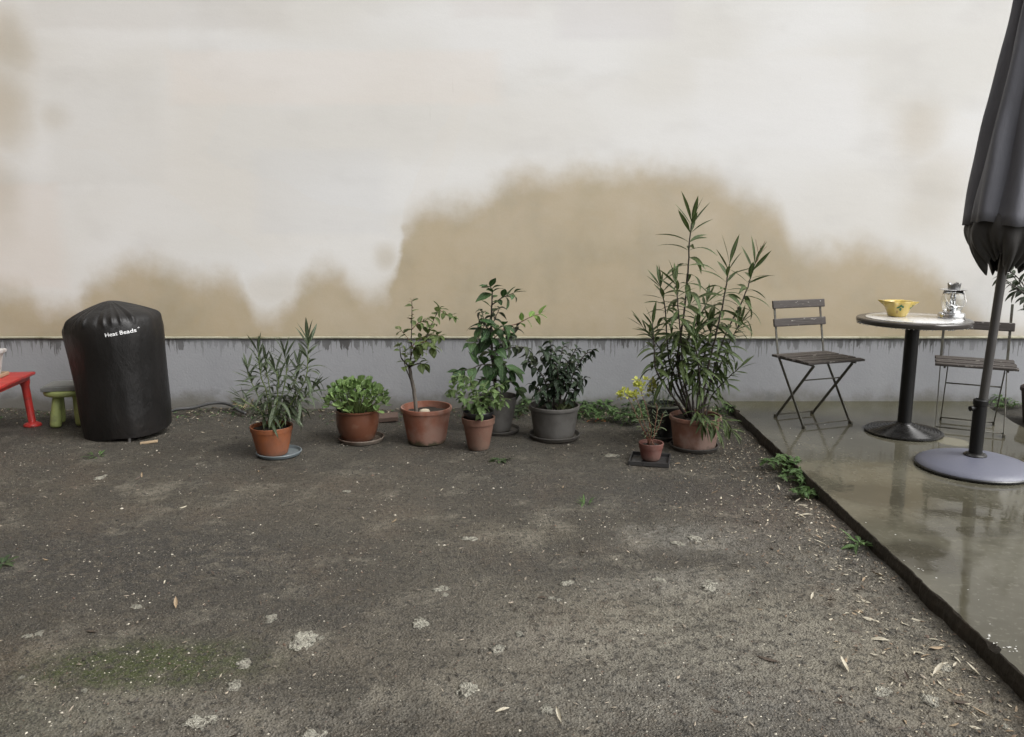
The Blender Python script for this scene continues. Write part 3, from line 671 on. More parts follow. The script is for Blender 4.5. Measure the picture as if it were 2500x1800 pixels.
# ---- large-leaved camellia behind, grey pot
EX, EY = -.095, 5.31
r = empty('potted_camellia', (EX, EY, gz(EX, EY) + .012), 'upright large-leaved evergreen in a grey pot half hidden by a small terracotta pot', 'plant')
rim_pot(r, .085, .135, .24, M_GREYPOT, rimh=.02, rimw=.008, style='flare')
soil_disc(r, .118, .2, 33)
EL = leafmat('camellia_leaf', (.030, .070, .022), (.062, .125, .038), .22, .15); es = leafset(EL, .5, (.2, .7, 1.2), shape='ovate')
EN = leafmat('camellia_new_leaf', (.17, .30, .07), (.26, .40, .10), .3, .35); en = leafset(EN, .45, (.2, .6), shape='ovate')
ED = leafmat('camellia_curled_leaf', (.030, .048, .022), (.055, .07, .03), .3, .1); ed = leafset(ED, .42, (1.2, 2.0, 2.6), shape='ovate', fold=.6)
o, L0 = stem(r, [Vector((EX + .0, EY, .2)), at(1204, 900, 5.31), at(1200, 830, 5.3), at(1200, 760, 5.31), at(1202, 715, 5.31)], .014, .004, M_BARK, 'trunk')
spirals(o, L0, .05, .028, .105, es, droop=.45)
for (pts, s0, gap, ll, sset, dr) in [
    ([(1200, 745, 5.31), (1225, 728, 5.29), (1255, 715, 5.27)], .35, .02, .085, es, .1),
    ([(1202, 730, 5.31), (1200, 705, 5.31), (1190, 698, 5.31)], .4, .02, .07, es, .15),
    ([(1202, 830, 5.3), (1235, 800, 5.33), (1265, 790, 5.35), (1300, 772, 5.34), (1318, 768, 5.34)], .6, .028, .075, en, .05),
    ([(1202, 860, 5.3), (1240, 830, 5.33), (1262, 800, 5.36)], .2, .018, .065, ed, .4),
    ([(1202, 850, 5.3), (1185, 790, 5.28), (1175, 760, 5.27)], .35, .018, .068, ed, .3),
    ([(1203, 870, 5.3), (1245, 850, 5.26), (1285, 850, 5.24), (1305, 875, 5.22)], .2, .016, .065, ed, .4),
    ([(1200, 850, 5.3), (1170, 835, 5.22), (1150, 840, 5.18)], .25, .028, .105, es, .5),
    ([(1202, 900, 5.3), (1180, 890, 5.2), (1150, 900, 5.14), (1120, 905, 5.12)], .3, .03, .10, es, .5),
    ([(1205, 910, 5.3), (1225, 890, 5.2), (1245, 905, 5.14)], .2, .028, .112, es, .5),
    ([(1205, 900, 5.3), (1215, 870, 5.2), (1215, 850, 5.15)], .2, .025, .10, es, .5),
    ([(1203, 830, 5.3), (1190, 800, 5.2), (1175, 795, 5.16)], .3, .03, .11, es, .4),
    ([(1203, 820, 5.3), (1220, 800, 5.2), (1230, 795, 5.15)], .3, .03, .11, es, .45),
    ([(1205, 930, 5.3), (1240, 930, 5.3), (1262, 950, 5.28)], .3, .025, .095, es, .4),
    ([(1205, 925, 5.3), (1185, 925, 5.18), (1168, 935, 5.14)], .3, .028, .095, es, .4),
    ([(1200, 800, 5.3), (1210, 775, 5.33), (1218, 755, 5.34)], .2, .018, .06, ed, .3),
    ([(1200, 870, 5.3), (1225, 840, 5.36), (1245, 820, 5.38)], .2, .02, .07, ed, .3)]:
    o, L = stem(r, [at(*p) for p in pts], .005, .002, M_BARK if sset is not en else M_REDSTEM, 'branch', 5)
    spirals(o, L, s0, gap * .85, ll * 1.12, sset, droop=dr)
saucer('saucer', EX + .005, EY, .145, 'grey saucer under the half-hidden grey pot behind the small terracotta pot', M_SAUCERGREY)

# ---- small bushy plant: black nursery pot in a small terracotta pot
DX, DY = -.21, 4.876
r = empty('potted_shrub', (DX, DY, gz(DX, DY)), 'small light-green leafy plant in a black inner pot set into a small terracotta pot', 'plant')
rim_pot(r, .065, .106, .206, terracotta('dusty_terracotta', (.155, .078, .055), (.15, .095, .07)), rimh=.04, rimw=.009, style='band')
rim_pot(r, .06, .101, .09, plain('black_nursery_plastic', (.012, .012, .013), .4, .3), rimh=.018, rimw=.006, z0=.155, name='inner_pot', style='band')
soil_disc(r, .088, .222, 40)
DL = leafmat('light_green_leaf', (.10, .165, .055), (.19, .27, .10), .4, .3); ds = leafset(DL, .6, (.3, .8, 1.2), shape='ovate')
d0 = Vector((DX, DY, .225))
for (pts, s0) in [([(1150, 950, 4.86), (1120, 935, 4.84), (1105, 930, 4.83)], .3), ([(1165, 960, 4.88), (1155, 940, 4.9), (1150, 930, 4.9)], .2), ([(1190, 960, 4.87), (1215, 965, 4.85), (1235, 985, 4.83)], .25),
                  ([(1180, 955, 4.9), (1185, 940, 4.92)], .2), ([(1130, 975, 4.83), (1105, 950, 4.8), (1095, 960, 4.8)], .35), ([(1170, 985, 4.8), (1165, 970, 4.77)], .2), ([(1200, 980, 4.82), (1218, 990, 4.79)], .2),
                  ([(1140, 980, 4.83), (1128, 968, 4.8)], .2), ([(1150, 930, 4.87), (1122, 918, 4.86), (1110, 922, 4.86)], .4), ([(1200, 955, 4.9), (1222, 940, 4.92), (1232, 938, 4.92)], .3), ([(1172, 1000, 4.79), (1172, 1015, 4.76)], .3)]:
    o, L = stem(r, [d0 + Vector((rnd.uniform(-.03, .03), rnd.uniform(-.03, .03), 0))] + [at(*p) for p in pts], .0035, .0016, M_GREENSTEM, 'stem', 5)
    spirals(o, L, s0, .0105, .05, ds, droop=.15)

# ---- dark bush in the wide grey pot
FX, FY = .278, 5.15
r = empty('potted_camellia', (FX, FY, gz(FX, FY) + .012), 'dark dense bush with curled glossy leaves in a wide grey pot', 'plant')
rim_pot(r, .131, .168, .212, M_GREYPOT, rimh=.026)
soil_disc(r, .15, .18, 52)
FL = leafmat('dark_curled_leaf', (.018, .036, .018), (.036, .06, .028), .25, .08); fs = leafset(FL, .5, (.8, 1.5, 2.2), shape='ovate', fold=.5)
f0 = lambda dx, dy=0: Vector((FX + dx, FY + dy, .18))
for (b_, pts, s0) in [(f0(-.02), [(1348, 950, 5.15), (1346, 880, 5.15), (1345, 835, 5.15)], .35), (f0(.0, .02), [(1362, 940, 5.18), (1368, 880, 5.2), (1375, 845, 5.21)], .35),
                      (f0(.03), [(1385, 960, 5.15), (1405, 900, 5.15), (1430, 865, 5.15), (1445, 858, 5.15)], .35), (f0(.03, -.03), [(1395, 970, 5.1), (1415, 930, 5.08), (1425, 925, 5.07)], .35),
                      (f0(-.03, -.02), [(1330, 930, 5.1), (1300, 890, 5.08), (1285, 885, 5.07)], .4), (f0(-.03, .02), [(1325, 960, 5.18), (1305, 945, 5.2), (1298, 940, 5.2)], .3),
                      (f0(.01, -.03), [(1360, 950, 5.06), (1362, 910, 5.03), (1355, 895, 5.02)], .35), (f0(.0, .04), [(1355, 900, 5.2), (1330, 870, 5.22), (1322, 855, 5.22)], .45),
                      (f0(-.02, -.03), [(1335, 965, 5.08), (1318, 955, 5.04), (1310, 962, 5.03)], .35), (f0(.03, .03), [(1375, 920, 5.2), (1395, 870, 5.24), (1408, 852, 5.25)], .4), (f0(.0, -.01), [(1350, 900, 5.12), (1340, 870, 5.08), (1332, 860, 5.06)], .4),
                      (f0(.02, 0), [(1378, 930, 5.12), (1390, 890, 5.08), (1405, 880, 5.06)], .4)]:
    o, L = stem(r, [b_] + [at(*p) for p in pts], .007, .0025, M_BARK)
    spirals(o, L, s0 * .85, .0095, .062, fs, droop=.3)
MO = leafmat('pot_weed_leaf', (.07, .09, .03), (.12, .14, .06), .6); mos = leafset(MO, .4, (.3, .8))
for i in range(34):
    a_, q_ = rnd.uniform(-1.3, .9), rnd.uniform(.03, .13)
    put_leaf(r, Vector((q_ * math.cos(a_), q_ * math.sin(a_), .18)), Vector((rnd.uniform(-.6, .6), rnd.uniform(-.6, .6), 1)), rnd.uniform(.03, .07), rnd.choice(mos))
saucer('saucer', FX + .003, FY - .004, .17, 'wide grey saucer under the dark bush\'s pot', M_SAUCERGREY, .03)

# ---- euphorbias: small pot on a square tray, and a dark pot behind the tall oleander
GX, GY = .831, 4.64
YE = leafmat('lime_bract', (.50, .53, .08), (.64, .65, .16), .5, .3); ye = leafset(YE, .75, (-.2, .4), shape='ovate', petiole=.02)
BL = leafmat('blue_needle_leaf', (.085, .125, .10), (.14, .19, .16), .5, .15); bl = leafset(BL, .11, (.1, .5, .9))
GL = leafmat('green_needle_leaf', (.085, .12, .06), (.13, .16, .08), .5, .15); gl_ = leafset(GL, .12, (.1, .5, .9))
def bracts(o, p, rad, n_):
    for i in range(n_):
        d = Vector((rnd.gauss(0, 1), rnd.gauss(0, 1), rnd.gauss(.3, .8))).normalized()
        put_leaf(o, p + d * rad * rnd.uniform(.2, 1), d + Vector((0, 0, .4)), rnd.uniform(.02, .032), rnd.choice(ye))
r = empty('potted_euphorbia', (GX, GY, gz(GX, GY) + .010), 'small red-stemmed euphorbia with lime-yellow heads in the smallest terracotta pot', 'plant')
rim_pot(r, .053, .076, .108, terracotta('small_red_terracotta', (.13, .045, .034), (.16, .09, .075)), rimh=.032, rimw=.007, style='band')
soil_disc(r, .064, .088, 61)
g0 = Vector((GX, GY, .095))
for (pts, hd) in [([(1575, 1040, 4.64), (1560, 990, 4.66), (1552, 968, 4.66)], 1), ([(1585, 1030, 4.67), (1572, 975, 4.7), (1560, 945, 4.7)], 1), ([(1570, 1050, 4.62), (1548, 1000, 4.62), (1530, 965, 4.62)], 1),
                  ([(1600, 1060, 4.66), (1612, 1030, 4.68), (1618, 1010, 4.68)], 0), ([(1590, 1050, 4.6), (1582, 1020, 4.58)], 0), ([(1575, 1055, 4.62), (1563, 1035, 4.6), (1562, 1015, 4.6)], 0), ([(1598, 1050, 4.64), (1604, 1000, 4.66), (1600, 985, 4.66)], 0)]:
    o, L = stem(r, [g0 + Vector((rnd.uniform(-.02, .02), rnd.uniform(-.02, .02), 0))] + [at(*p) for p in pts], .0032, .0018, M_REDSTEM, 'stem', 5)
    spirals(o, L, .25 if not hd else .4, .008 if not hd else .014, .045, gl_, ang=(35, 75), tipn=3)
    if hd:
        bracts(o, L[-1], .026, 20)
        for q in range(4): bracts(o, L[-1] + Vector((rnd.uniform(-.04, .04), rnd.uniform(-.02, .02), rnd.uniform(-.015, .04))), .012, 8)
# square tray
tr = empty('plant_tray', (GX - .005, GY - .005, gz(GX, GY) + .001), 'black square plastic tray under the smallest terracotta pot', 'tray', rz=R(-14))
b = MB(); w = .118; b.box((0, 0, .004), (2 * w - .02, 2 * w - .04, .006))
for (cx, cy, dx, dy) in [(0, w - .012, 2 * w, .008), (0, -w + .012, 2 * w, .008), (w - .004, 0, .008, 2 * w - .033), (-w + .004, 0, .008, 2 * w - .033)]: b.box((cx, cy, .0135), (dx, dy, .025), bev=.002)
b.build('tray', plain('black_tray', (.035, .034, .034), .35, .25, 25), tr, smooth=False)
IX, IY = 1.0, 5.17
r = empty('potted_euphorbia', (IX, IY, gz(IX, IY) + .012), 'blue-green needle-leaved euphorbia in a dark pot hidden behind the tall oleander', 'plant')
rim_pot(r, .085, .115, .215, plain('dark_glazed_pot', (.03, .03, .03), .35, .3), rimh=.018, rimw=.008, name='pot')
MB().lathe([(.1165, .205), (.118, .208), (.118, .216), (.113, .219), (.106, .216)], 40).build('pot_lip', plain('grey_green_lip', (.19, .20, .16), .6), r)
soil_disc(r, .1, .19, 72)
i0 = Vector((IX, IY, .2))
for (pts, hd) in [([(1600, 985, 5.15), (1595, 960, 5.12), (1592, 945, 5.1)], 1), ([(1608, 990, 5.16), (1600, 970, 5.14), (1588, 962, 5.12)], 1), ([(1620, 980, 5.2), (1618, 955, 5.2)], 0), ([(1615, 990, 5.1), (1605, 975, 5.06)], 0),
                  ([(1630, 985, 5.15), (1632, 965, 5.15), (1638, 950, 5.15)], 0), ([(1600, 1000, 5.12), (1588, 985, 5.08)], 0), ([(1622, 1000, 5.08), (1622, 985, 5.04)], 0), ([(1640, 990, 5.12), (1646, 970, 5.1)], 0)]:
    o, L = stem(r, [i0 + Vector((rnd.uniform(-.04, .03), rnd.uniform(-.04, .04), 0))] + [at(*p) for p in pts], .0035, .002, M_GREENSTEM, 'stem', 5)
    spirals(o, L, .2, .0085, .052, bl, ang=(40, 80), tipn=4)
    if hd:
        for q in range(3): bracts(o, L[-1] + Vector((rnd.uniform(-.02, .02), rnd.uniform(-.02, .02), rnd.uniform(-.01, .04))), .018, 12)
saucer('saucer', IX, IY, .125, 'dark saucer under the pot hidden behind the tall oleander', plain('dark_saucer', (.05, .048, .045), .5), .024)

# ------------------------------------------------------------------ covered kettle grill
KX, KY = -2.585, 5.27
gr = empty('covered_grill', (KX, KY, gz(KX, KY)), 'round grill under a black vinyl cover with white lettering, standing at the wall', 'grill cover')
n = NT('black_vinyl', spec=.4, rough=.42)
c = n.mix(n.noise(6, 4), (.005, .0047, .0046), (.009, .008, .0075)); c = n.mix(n.math('MULTIPLY', n.step(n.noise(3, 4), .5, .75), .4), c, (.02, .0155, .013)); n.set('col', c)
n.set('rough', n.lin(n.noise(5, 4), .3, .7, .38, .56)); n.set('normal', n.bump(n.math('ADD', n.math('MULTIPLY', n.noise(5, 5, .65, co=n.mapped((1, 1, .6)), dist=.3), 1.0), n.math('MULTIPLY', n.noise(250, 2), .04)), .02, .6))
KPROF = [(.025, .268), (.08, .275), (.16, .282), (.24, .285), (.34, .288), (.45, .293), (.56, .300), (.64, .307), (.70, .310), (.735, .307), (.765, .297), (.79, .280), (.812, .254), (.833, .216), (.852, .172), (.87, .125), (.885, .08), (.895, .045), (.899, .02)]
def kr(a, z, rr, i):
    t = z / .9; fr = max(0, min(1, (z - .745) / .06)); ap = max(0, min(1, (z - .74) / .1))
    fold = 0
    for (ang, amp, w) in [(-1.75, .026, .10), (-1.15, .024, .09), (-.72, .018, .09), (-2.35, .02, .14), (.2, .02, .12), (1.2, .02, .14), (2.4, .022, .13), (-1.45, -.016, .12), (3.0, -.012, .15), (-1.32, .022, .05), (-.98, .024, .045), (-.82, -.014, .06), (-1.95, .016, .05), (-2.1, -.012, .08)]:
        d = (a - ang + math.pi) % (2 * math.pi) - math.pi
        fold += amp * 1.4 * math.exp(-abs(d) / (w * .5)) * fr * (1 - .2 * ap)
    side = .006 * noise.noise(Vector((math.cos(a) * 1.6, math.sin(a) * 1.6, z * 2.2))) + .006 * noise.noise(Vector((math.cos(a) * 4, math.sin(a) * 4, z * 3)))
    hem = .007 * math.sin(a * 5 + 1) * max(0, 1 - z / .25)
    return rr + fold * (rr / .3 + .15) + side * min(1, rr / .2) + hem
v = []; f = []; NA, NZ = 260, 70
def kprof(u):
    q = u * (len(KPROF) - 1); i = min(len(KPROF) - 2, int(q)); t = q - i
    p = [KPROF[max(0, min(len(KPROF) - 1, i + k))] for k in (-1, 0, 1, 2)]
    g = lambda c: .5 * (2 * p[1][c] + (p[2][c] - p[0][c]) * t + (2 * p[0][c] - 5 * p[1][c] + 4 * p[2][c] - p[3][c]) * t * t + (3 * p[1][c] - p[0][c] - 3 * p[2][c] + p[3][c]) * t ** 3)
    return g(0), g(1)
for i in range(NZ):
    z, rr = kprof(i / (NZ - 1))
    for j in range(NA):
        a = 2 * math.pi * j / NA - math.pi; q = kr(a, z, rr, i)
        zz = z + (.035 * math.cos(a - .35) + .012 * math.sin(3 * a)) * max(0, 1 - z / .3) + .022 * max(0, min(1, (z - .70) / .06)) * math.cos(a) * (rr / .3) - .012 * math.cos(a - 2.7) * math.exp(-((z - .77) / .06) ** 2)
        lean = -.048 * (z / .75)
        v.append((q * math.cos(a) * 1.0 + lean, q * math.sin(a) * .93, zz))
top = len(v); v.append((-.056, -.01, .902))
for i in range(NZ - 1):
    for j in range(NA): f.append((i * NA + j, i * NA + (j + 1) % NA, (i + 1) * NA + (j + 1) % NA, (i + 1) * NA + j))
for j in range(NA): f.append(((NZ - 1) * NA + j, (NZ - 1) * NA + (j + 1) % NA, top))
cov = link('cover', pyd('cover', v, f, n.m), gr)
bv = BVHTree.FromPolygons([Vector(p) for p in v], f)
# printed lettering, laid on the vinyl
def lay(mesh_v, x0, z0, rot, sc, off=.0025):
    out = []
    for p in mesh_v:
        u = Vector((p.x, p.y)) * sc; x = x0 + u.x * math.cos(rot) - u.y * math.sin(rot); z = z0 + u.x * math.sin(rot) + u.y * math.cos(rot)
        h = bv.ray_cast(Vector((x, -2, z)), Vector((0, 1, 0)))[0]
        out.append(Vector((x, (h.y if h else -.28) - off, z)))
    return out
M_PRINT = NT('white_print', col=(.78, .78, .78), rough=.5).m
def lettering(txt, x0, z0, rot, sc, bold):
    cu = bpy.data.curves.new('lettering', 'FONT'); cu.body = txt; cu.offset = bold; cu.resolution_u = 3
    to = bpy.data.objects.new('tmp', cu); C.objects.link(to); dg = bpy.context.evaluated_depsgraph_get()
    me = bpy.data.meshes.new_from_object(to.evaluated_get(dg)); bpy.data.objects.remove(to)
    bm = bmesh.new(); bm.from_mesh(me); bmesh.ops.triangulate(bm, faces=bm.faces)
    bmesh.ops.subdivide_edges(bm, edges=[e for e in bm.edges if e.calc_length() > .25], cuts=1)
    w = max(p.co.x for p in bm.verts)
    vv = lay([p.co for p in bm.verts], x0, z0, rot, sc / w); ff = [[q.index for q in g.verts] for g in bm.faces]; bm.free()
    return link('lettering', pyd('lettering', vv, ff, M_PRINT, False), cov)
tx = at(259, 822, KY - .27); tx2 = at(319, 811, KY - .27)
bpy.context.view_layer.update()
lettering('Heat Beads', tx.x - KX, tx.z + .002, math.atan2(tx2.z - tx.z, tx2.x - tx.x) * .8, (tx2 - tx).length, .01)
lettering('®', tx2.x - KX + .004, tx2.z + .016, .1, .008, .0)
M_STEEL = plain('dull_steel', (.42, .42, .42), .4, .15, 40, metal=.8)
b = MB(); b.tube([(.105, -.235, -.01), (.095, -.15, .30)], .009, 10); b.build('leg', M_STEEL, gr)
for s in (-.2, .18): b = MB(); b.tube([(s, .14, -.01), (s, .12, .3)], .009, 10); b.build('leg', M_STEEL, gr)

# ------------------------------------------------------------------ red child's table, planter on it; green stool, slate on it
M_RED = plain('red_plastic', (.36, .024, .02), .4, .15, 9, dirt=(.24, .03, .025), dscale=12)
RX, RY = -3.475, 5.12
t = empty('red_table', (RX, RY, gz(RX, RY)), 'glossy red plastic table carrying a pale planter at the left edge', 'table', rz=R(99))
b = MB(); b.box((0, 0, .366), (.78, .40, .022), bev=.009); top_ = b.build('table_top', M_RED, t, auto=40)
b = MB()
for (c_, d_) in [((0, -.17, .345), (.66, .02, .03)), ((0, .17, .345), (.66, .02, .03)), ((-.34, 0, .345), (.02, .32, .03)), ((.34, 0, .345), (.02, .32, .03))]: b.box(c_, d_, bev=.004)
b.build('apron', M_RED, top_, auto=40)
for sx in (-1, 1):
    for sy in (-1, 1):
        b = MB(); p0 = Vector((sx * .325, sy * .145, .35)); p1 = Vector((sx * .335, sy * .165, .02))
        b.tube([p0, p0.lerp(p1, .12), p0.lerp(p1, .2), p0.lerp(p1, .97), p1], [.036, .034, .026, .024, .03], 14)
        lg = b.build('leg', M_RED, t, auto=50)
        MB().lathe([(0, 0), (.055, 0), (.06, .008), (.054, .02), (.032, .03), (.02, .034), (0, .035)], 20, (p1.x, p1.y, -.004)).build('foot', M_RED, lg)
pl = empty('planter', (RX - .03, RY + .03, gz(RX, RY) + .379), 'pale grey plastic trough planter standing on the red table', 'planter', rz=R(99))
M_PL = plain('pale_plastic', (.50, .48, .46), .5, .1, 15, dirt=(.34, .31, .27))
b = MB(); hh = .175
def ring(hx, hy, z): return [(-hx, -hy, z), (hx, -hy, z), (hx, hy, z), (-hx, hy, z)]
prof = [ring(.19, .06, 0), ring(.2, .07, .006), ring(.222, .09, .145), ring(.238, .105, .148), ring(.242, .108, hh), ring(.228, .094, hh), ring(.222, .088, hh - .03), ring(.21, .08, .1)]
v = [p for q in prof for p in q]; f = [(3, 2, 1, 0)] + [(i * 4 + j, i * 4 + (j + 1) % 4, (i + 1) * 4 + (j + 1) % 4, (i + 1) * 4 + j) for i in range(7) for j in range(4)]
me = pyd('trough', v, f, M_PL, False); bm = bmesh.new(); bm.from_mesh(me); bmesh.ops.bevel(bm, geom=bm.edges[:], offset=.005, segments=2, affect='EDGES'); bm.to_mesh(me); bm.free()
link('trough', me, pl)
MB().box((0, 0, .125), (.42, .16, .02)).build('soil', M_SOILPOT, pl, smooth=False)
b = MB(); b.box((0, 0, .004), (.5, .19, .008), bev=.003); b.box((0, -.096, .012), (.5, .008, .022), bev=.002); b.box((0, .096, .012), (.5, .008, .022), bev=.002); b.box((.247, 0, .012), (.008, .185, .022), bev=.002); b.box((-.247, 0, .012), (.008, .185, .022), bev=.002)
pl.location.z += .009
o = b.build('planter_tray', plain('tan_plastic', (.36, .25, .16), .5), None, (RX - .03, RY + .03, gz(RX, RY) + .378), smooth=False); o.rotation_euler = (0, 0, R(99))
tag(o, 'tan drip tray between the pale planter and the red table', 'tray')

SX, SY = -3.125, 5.53
st_ = empty('green_stool', (SX, SY, gz(SX, SY)), 'lime-green child\'s stool with fat legs beside the covered grill', 'stool', rz=R(20))
M_LIME = plain('lime_plastic', (.36, .41, .15), .5, .12, 12, dirt=(.25, .28, .12), dscale=14)
MB().lathe([(0, .215), (.13, .215), (.145, .22), (.152, .235), (.148, .25), (.135, .256), (0, .256)], 40).build('seat', M_LIME, st_, auto=50)
for k in range(4):
    a = R(45 + 90 * k); p0 = Vector((math.cos(a) * .085, math.sin(a) * .085, .22)); p1 = Vector((math.cos(a) * .115, math.sin(a) * .115, 0))
    b = MB(); b.tube([p0, p0.lerp(p1, .3), p0.lerp(p1, .6), p0.lerp(p1, .9), p0.lerp(p1, .97), p1], [.026, .03, .035, .038, .034, .022], 16); b.build('leg', M_LIME, st_)
b = MB(); b.box((0, 0, .016), (.25, .25, .03), bev=.005); b.box((0, 0, .033), (.22, .22, .006), bev=.002)
o = b.build('stone_tile', plain('grey_slate', (.17, .175, .165), .6, .25, 20, bump=.002), None, (SX - .01, SY, gz(SX, SY) + .256), smooth=False); o.rotation_euler = (0, 0, R(12))
tag(o, 'square grey stone tile lying on the green stool', 'tile')

# hose behind, by the wall
P = [at(x, y, Y) for x, y, Y in [(395, 1012, 5.66), (430, 1000, 5.70), (470, 996, 5.74), (510, 986, 5.78), (540, 984, 5.8), (565, 990, 5.78), (582, 1002, 5.72), (600, 1010, 5.68)]]
tag(MB().tube(smoothpts(P, 6), .011, 10).build('garden_hose', plain('dark_rubber', (.05, .05, .05), .4, .2, 20)), 'dark hose lying in a low arc at the foot of the wall', 'hose')
p = onz(945, 1028); b = MB(); b.box((0, 0, .02), (.16, .12, .032), bev=.004)
o = b.build('clay_tile', plain('old_clay', (.10, .065, .05), .8, .3, 25, bump=.004), None, (p.x, p.y, gz(p.x, p.y) + .004), smooth=False); o.rotation_euler = (R(4), R(-3), R(8)); tag(o, 'dark clay tile on the soil between the succulent and the little tree', 'tile')
p = onz(364, 1082); b = MB(); b.box((0, 0, .006), (.105, .03, .012), bev=.003)
o = b.build('wood_chip', plain('pale_wood', (.36, .27, .17), .7, .25, 30), None, (p.x, p.y, gz(p.x, p.y) + .002), smooth=False); o.rotation_euler = (0, R(-4), R(16)); tag(o, 'flat pale piece of wood on the soil in front of the covered grill', 'wood')

# ------------------------------------------------------------------ bistro chairs
def wood(name):
    n = NT(name, rough=.6, spec=.35)
    g = n.noise(9, 5, .65, co=n.mapped((1.2, 14, 14))); c = n.mix(g, (.03, .025, .022), (.085, .073, .066))
    c = n.mix(n.math('MULTIPLY', n.step(n.noise(24, 4, .6, co=n.mapped((1, 3, 3))), .62, .68), .8), c, (.32, .30, .27))
    n.set('col', c); n.set('normal', n.bump(g, .003)); return n.m
M_WOOD = wood('weathered_slat_wood'); M_IRON = plain('brown_green_iron', (.075, .072, .055), .5, .35, 40, bump=.0015, dirt=(.04, .025, .016), dscale=30)
M_PAINT = plain('white_paint', (.75, .75, .73), .6, .05)
def chair(loc, rz, label, slats):
    c = empty('folding_chair', loc, label, 'chair', 'folding bistro chairs at the round table', rz)
    for s in (-1, 1):
        X = s * .19
        b = MB(); pts = [(X, .235, .80), (X, .195, .60), (X, .16, .44), (X, .135, .405), (X, -.14, .0)]
        for p0, p1 in zip(pts, pts[1:]): b.bar(p0, p1, .006 if p0[2] < .5 else .016, .020 if p0[2] < .5 else .006, (1, 0, 0))
        b.box((X, -.14, .010), (.016, .03, .02), bev=.004); b.build('long_leg', M_IRON, c, smooth=False)
        X = s * .155
        b = MB(); b.bar((X, -.155, .418), (X, .19, .0), .006, .020, (1, 0, 0)); b.box((X, .19, .010), (.014, .028, .02), bev=.004); b.build('short_leg', M_IRON, c, smooth=False)
        b = MB(); b.bar((s * .172, -.165, .424), (s * .172, .165, .424), .02, .012, (0, 0, 1)); b.build('seat_rail', M_IRON, c, smooth=False)
    for (y, z, hw) in [(-.125, .022, .19), (.172, .022, .155), (-.06, .303, .155)]:
        b = MB(); b.tube([(-hw, y, z), (hw, y, z)], .0045, 8); b.build('cross_bar', M_IRON, c)
    for i in range(5):
        y = -.158 + i * .077; b = MB(); b.box((0, y, .437 + (.002 if i % 2 else 0)), (.455 - .012 * (i % 2), .057, .016), bev=.004); b.build('seat_slat', M_WOOD, c, smooth=False)
    for z, y in slats:
        b = MB(); b.box((0, y - .012, z), (.43, .016, .055), Euler((R(-11), 0, 0)), bev=.006); o = b.build('back_slat', M_WOOD, c, smooth=False)
        if z > .75:
            b = MB()
            for (x, dz, w, h) in [(-.005, -.012, .05, .008), (.0, -.016, .026, .014), (.018, -.012, .02, .006), (.17, .015, .007, .004)]: b.box((x, y - .0222 - dz * .19, z + dz), (w, .001, h), Euler((R(-11), 0, 0)))
            b.build('paint_flake', M_PAINT, o, smooth=False)
    return c
chair((2.03, 5.27, PATIO_Z), R(20), 'weathered wooden folding chair with two back slats, left of the table', [(.775, .228), (.655, .205)])
chair((2.965, 5.07, PATIO_Z), R(-27), 'folding chair missing its top back slat, behind the parasol pole', [(.655, .205)])

# ------------------------------------------------------------------ round table, bowl, lantern
TX, TY = 2.504, 4.985
t = empty('bistro_table', (TX, TY, PATIO_Z), 'round table with white top on a black pillar and ribbed disc base', 'table')
M_BLK = plain('black_cast_iron', (.007, .007, .007), .42, .3, 30, spec=.3, bump=.001); M_BLK2 = plain('wet_black_iron', (.011, .0105, .01), .28, .3, 30)
prof = [(0, 0), (.222, 0), (.232, .006), (.232, .014)]
for i in range(9):
    r0 = .226 - i * .019; z0 = .016 + i * .0035 + (i / 9) ** 2 * .012; prof += [(r0, z0), (r0 - .006, z0 + .005), (r0 - .012, z0 + .004), (r0 - .014, z0 + .0005)]
prof += [(.052, .062), (.05, .07), (0, .07)]
MB().lathe(prof, 64).build('base', M_BLK2, t, auto=30)
MB().lathe([(.041, .05), (.041, .70)], 40).build('pillar', M_BLK, t)
MB().lathe([(.041, .688), (.10, .695), (.10, .703), (0, .703)], 32).build('top_plate', M_BLK, t, auto=40)
M_RIM = plain('dark_wet_rim', (.06, .053, .048), .2, .25, 12)
MB().lathe([(0, .700), (.315, .700), (.326, .703), (.331, .712), (.331, .727), (.326, .734), (.318, .736), (.278, .7365), (.275, .7345), (0, .7345)], 72).build('rim', M_RIM, t, auto=35)
n = NT('white_mosaic_top', spec=.5, coat=.6, coatr=.06)
vc = n.vor(26, feat='DISTANCE_TO_EDGE'); c = n.mix(n.noise(5, 4), (.76, .76, .75), (.84, .84, .84)); c = n.mix(n.step(vc, .02, .06, .45, 0), c, (.3, .28, .26)); c = n.mix(n.math('MULTIPLY', n.step(n.noise(8, 5, .65), .58, .68), .4), c, (.42, .38, .36)); n.set('col', c); n.set('rough', n.lin(n.noise(6, 3), .3, .7, .05, .22)); n.set('normal', n.bump(n.noise(10, 2), .002, .4))
MB().lathe([(.2775, .7346), (.2765, .7385), (.272, .7395), (0, .7395)], 64).build('inlay', n.m, t, auto=40)
b = MB()
for i in range(150):
    a = rnd.uniform(0, 6.283); q = .3285 - rnd.random() * .006; s = rnd.uniform(.0018, .0042)
    b.lathe([(0, -s * 1.4), (s, -s * .5), (s * .9, s * .6), (0, s)], 6, (q * math.cos(a), q * math.sin(a), .701))
o = b.build('water_drops', NT('water', col=(1, 1, 1), rough=.02, trans=1, ior=1.33).m, t); o['kind'] = 'stuff'

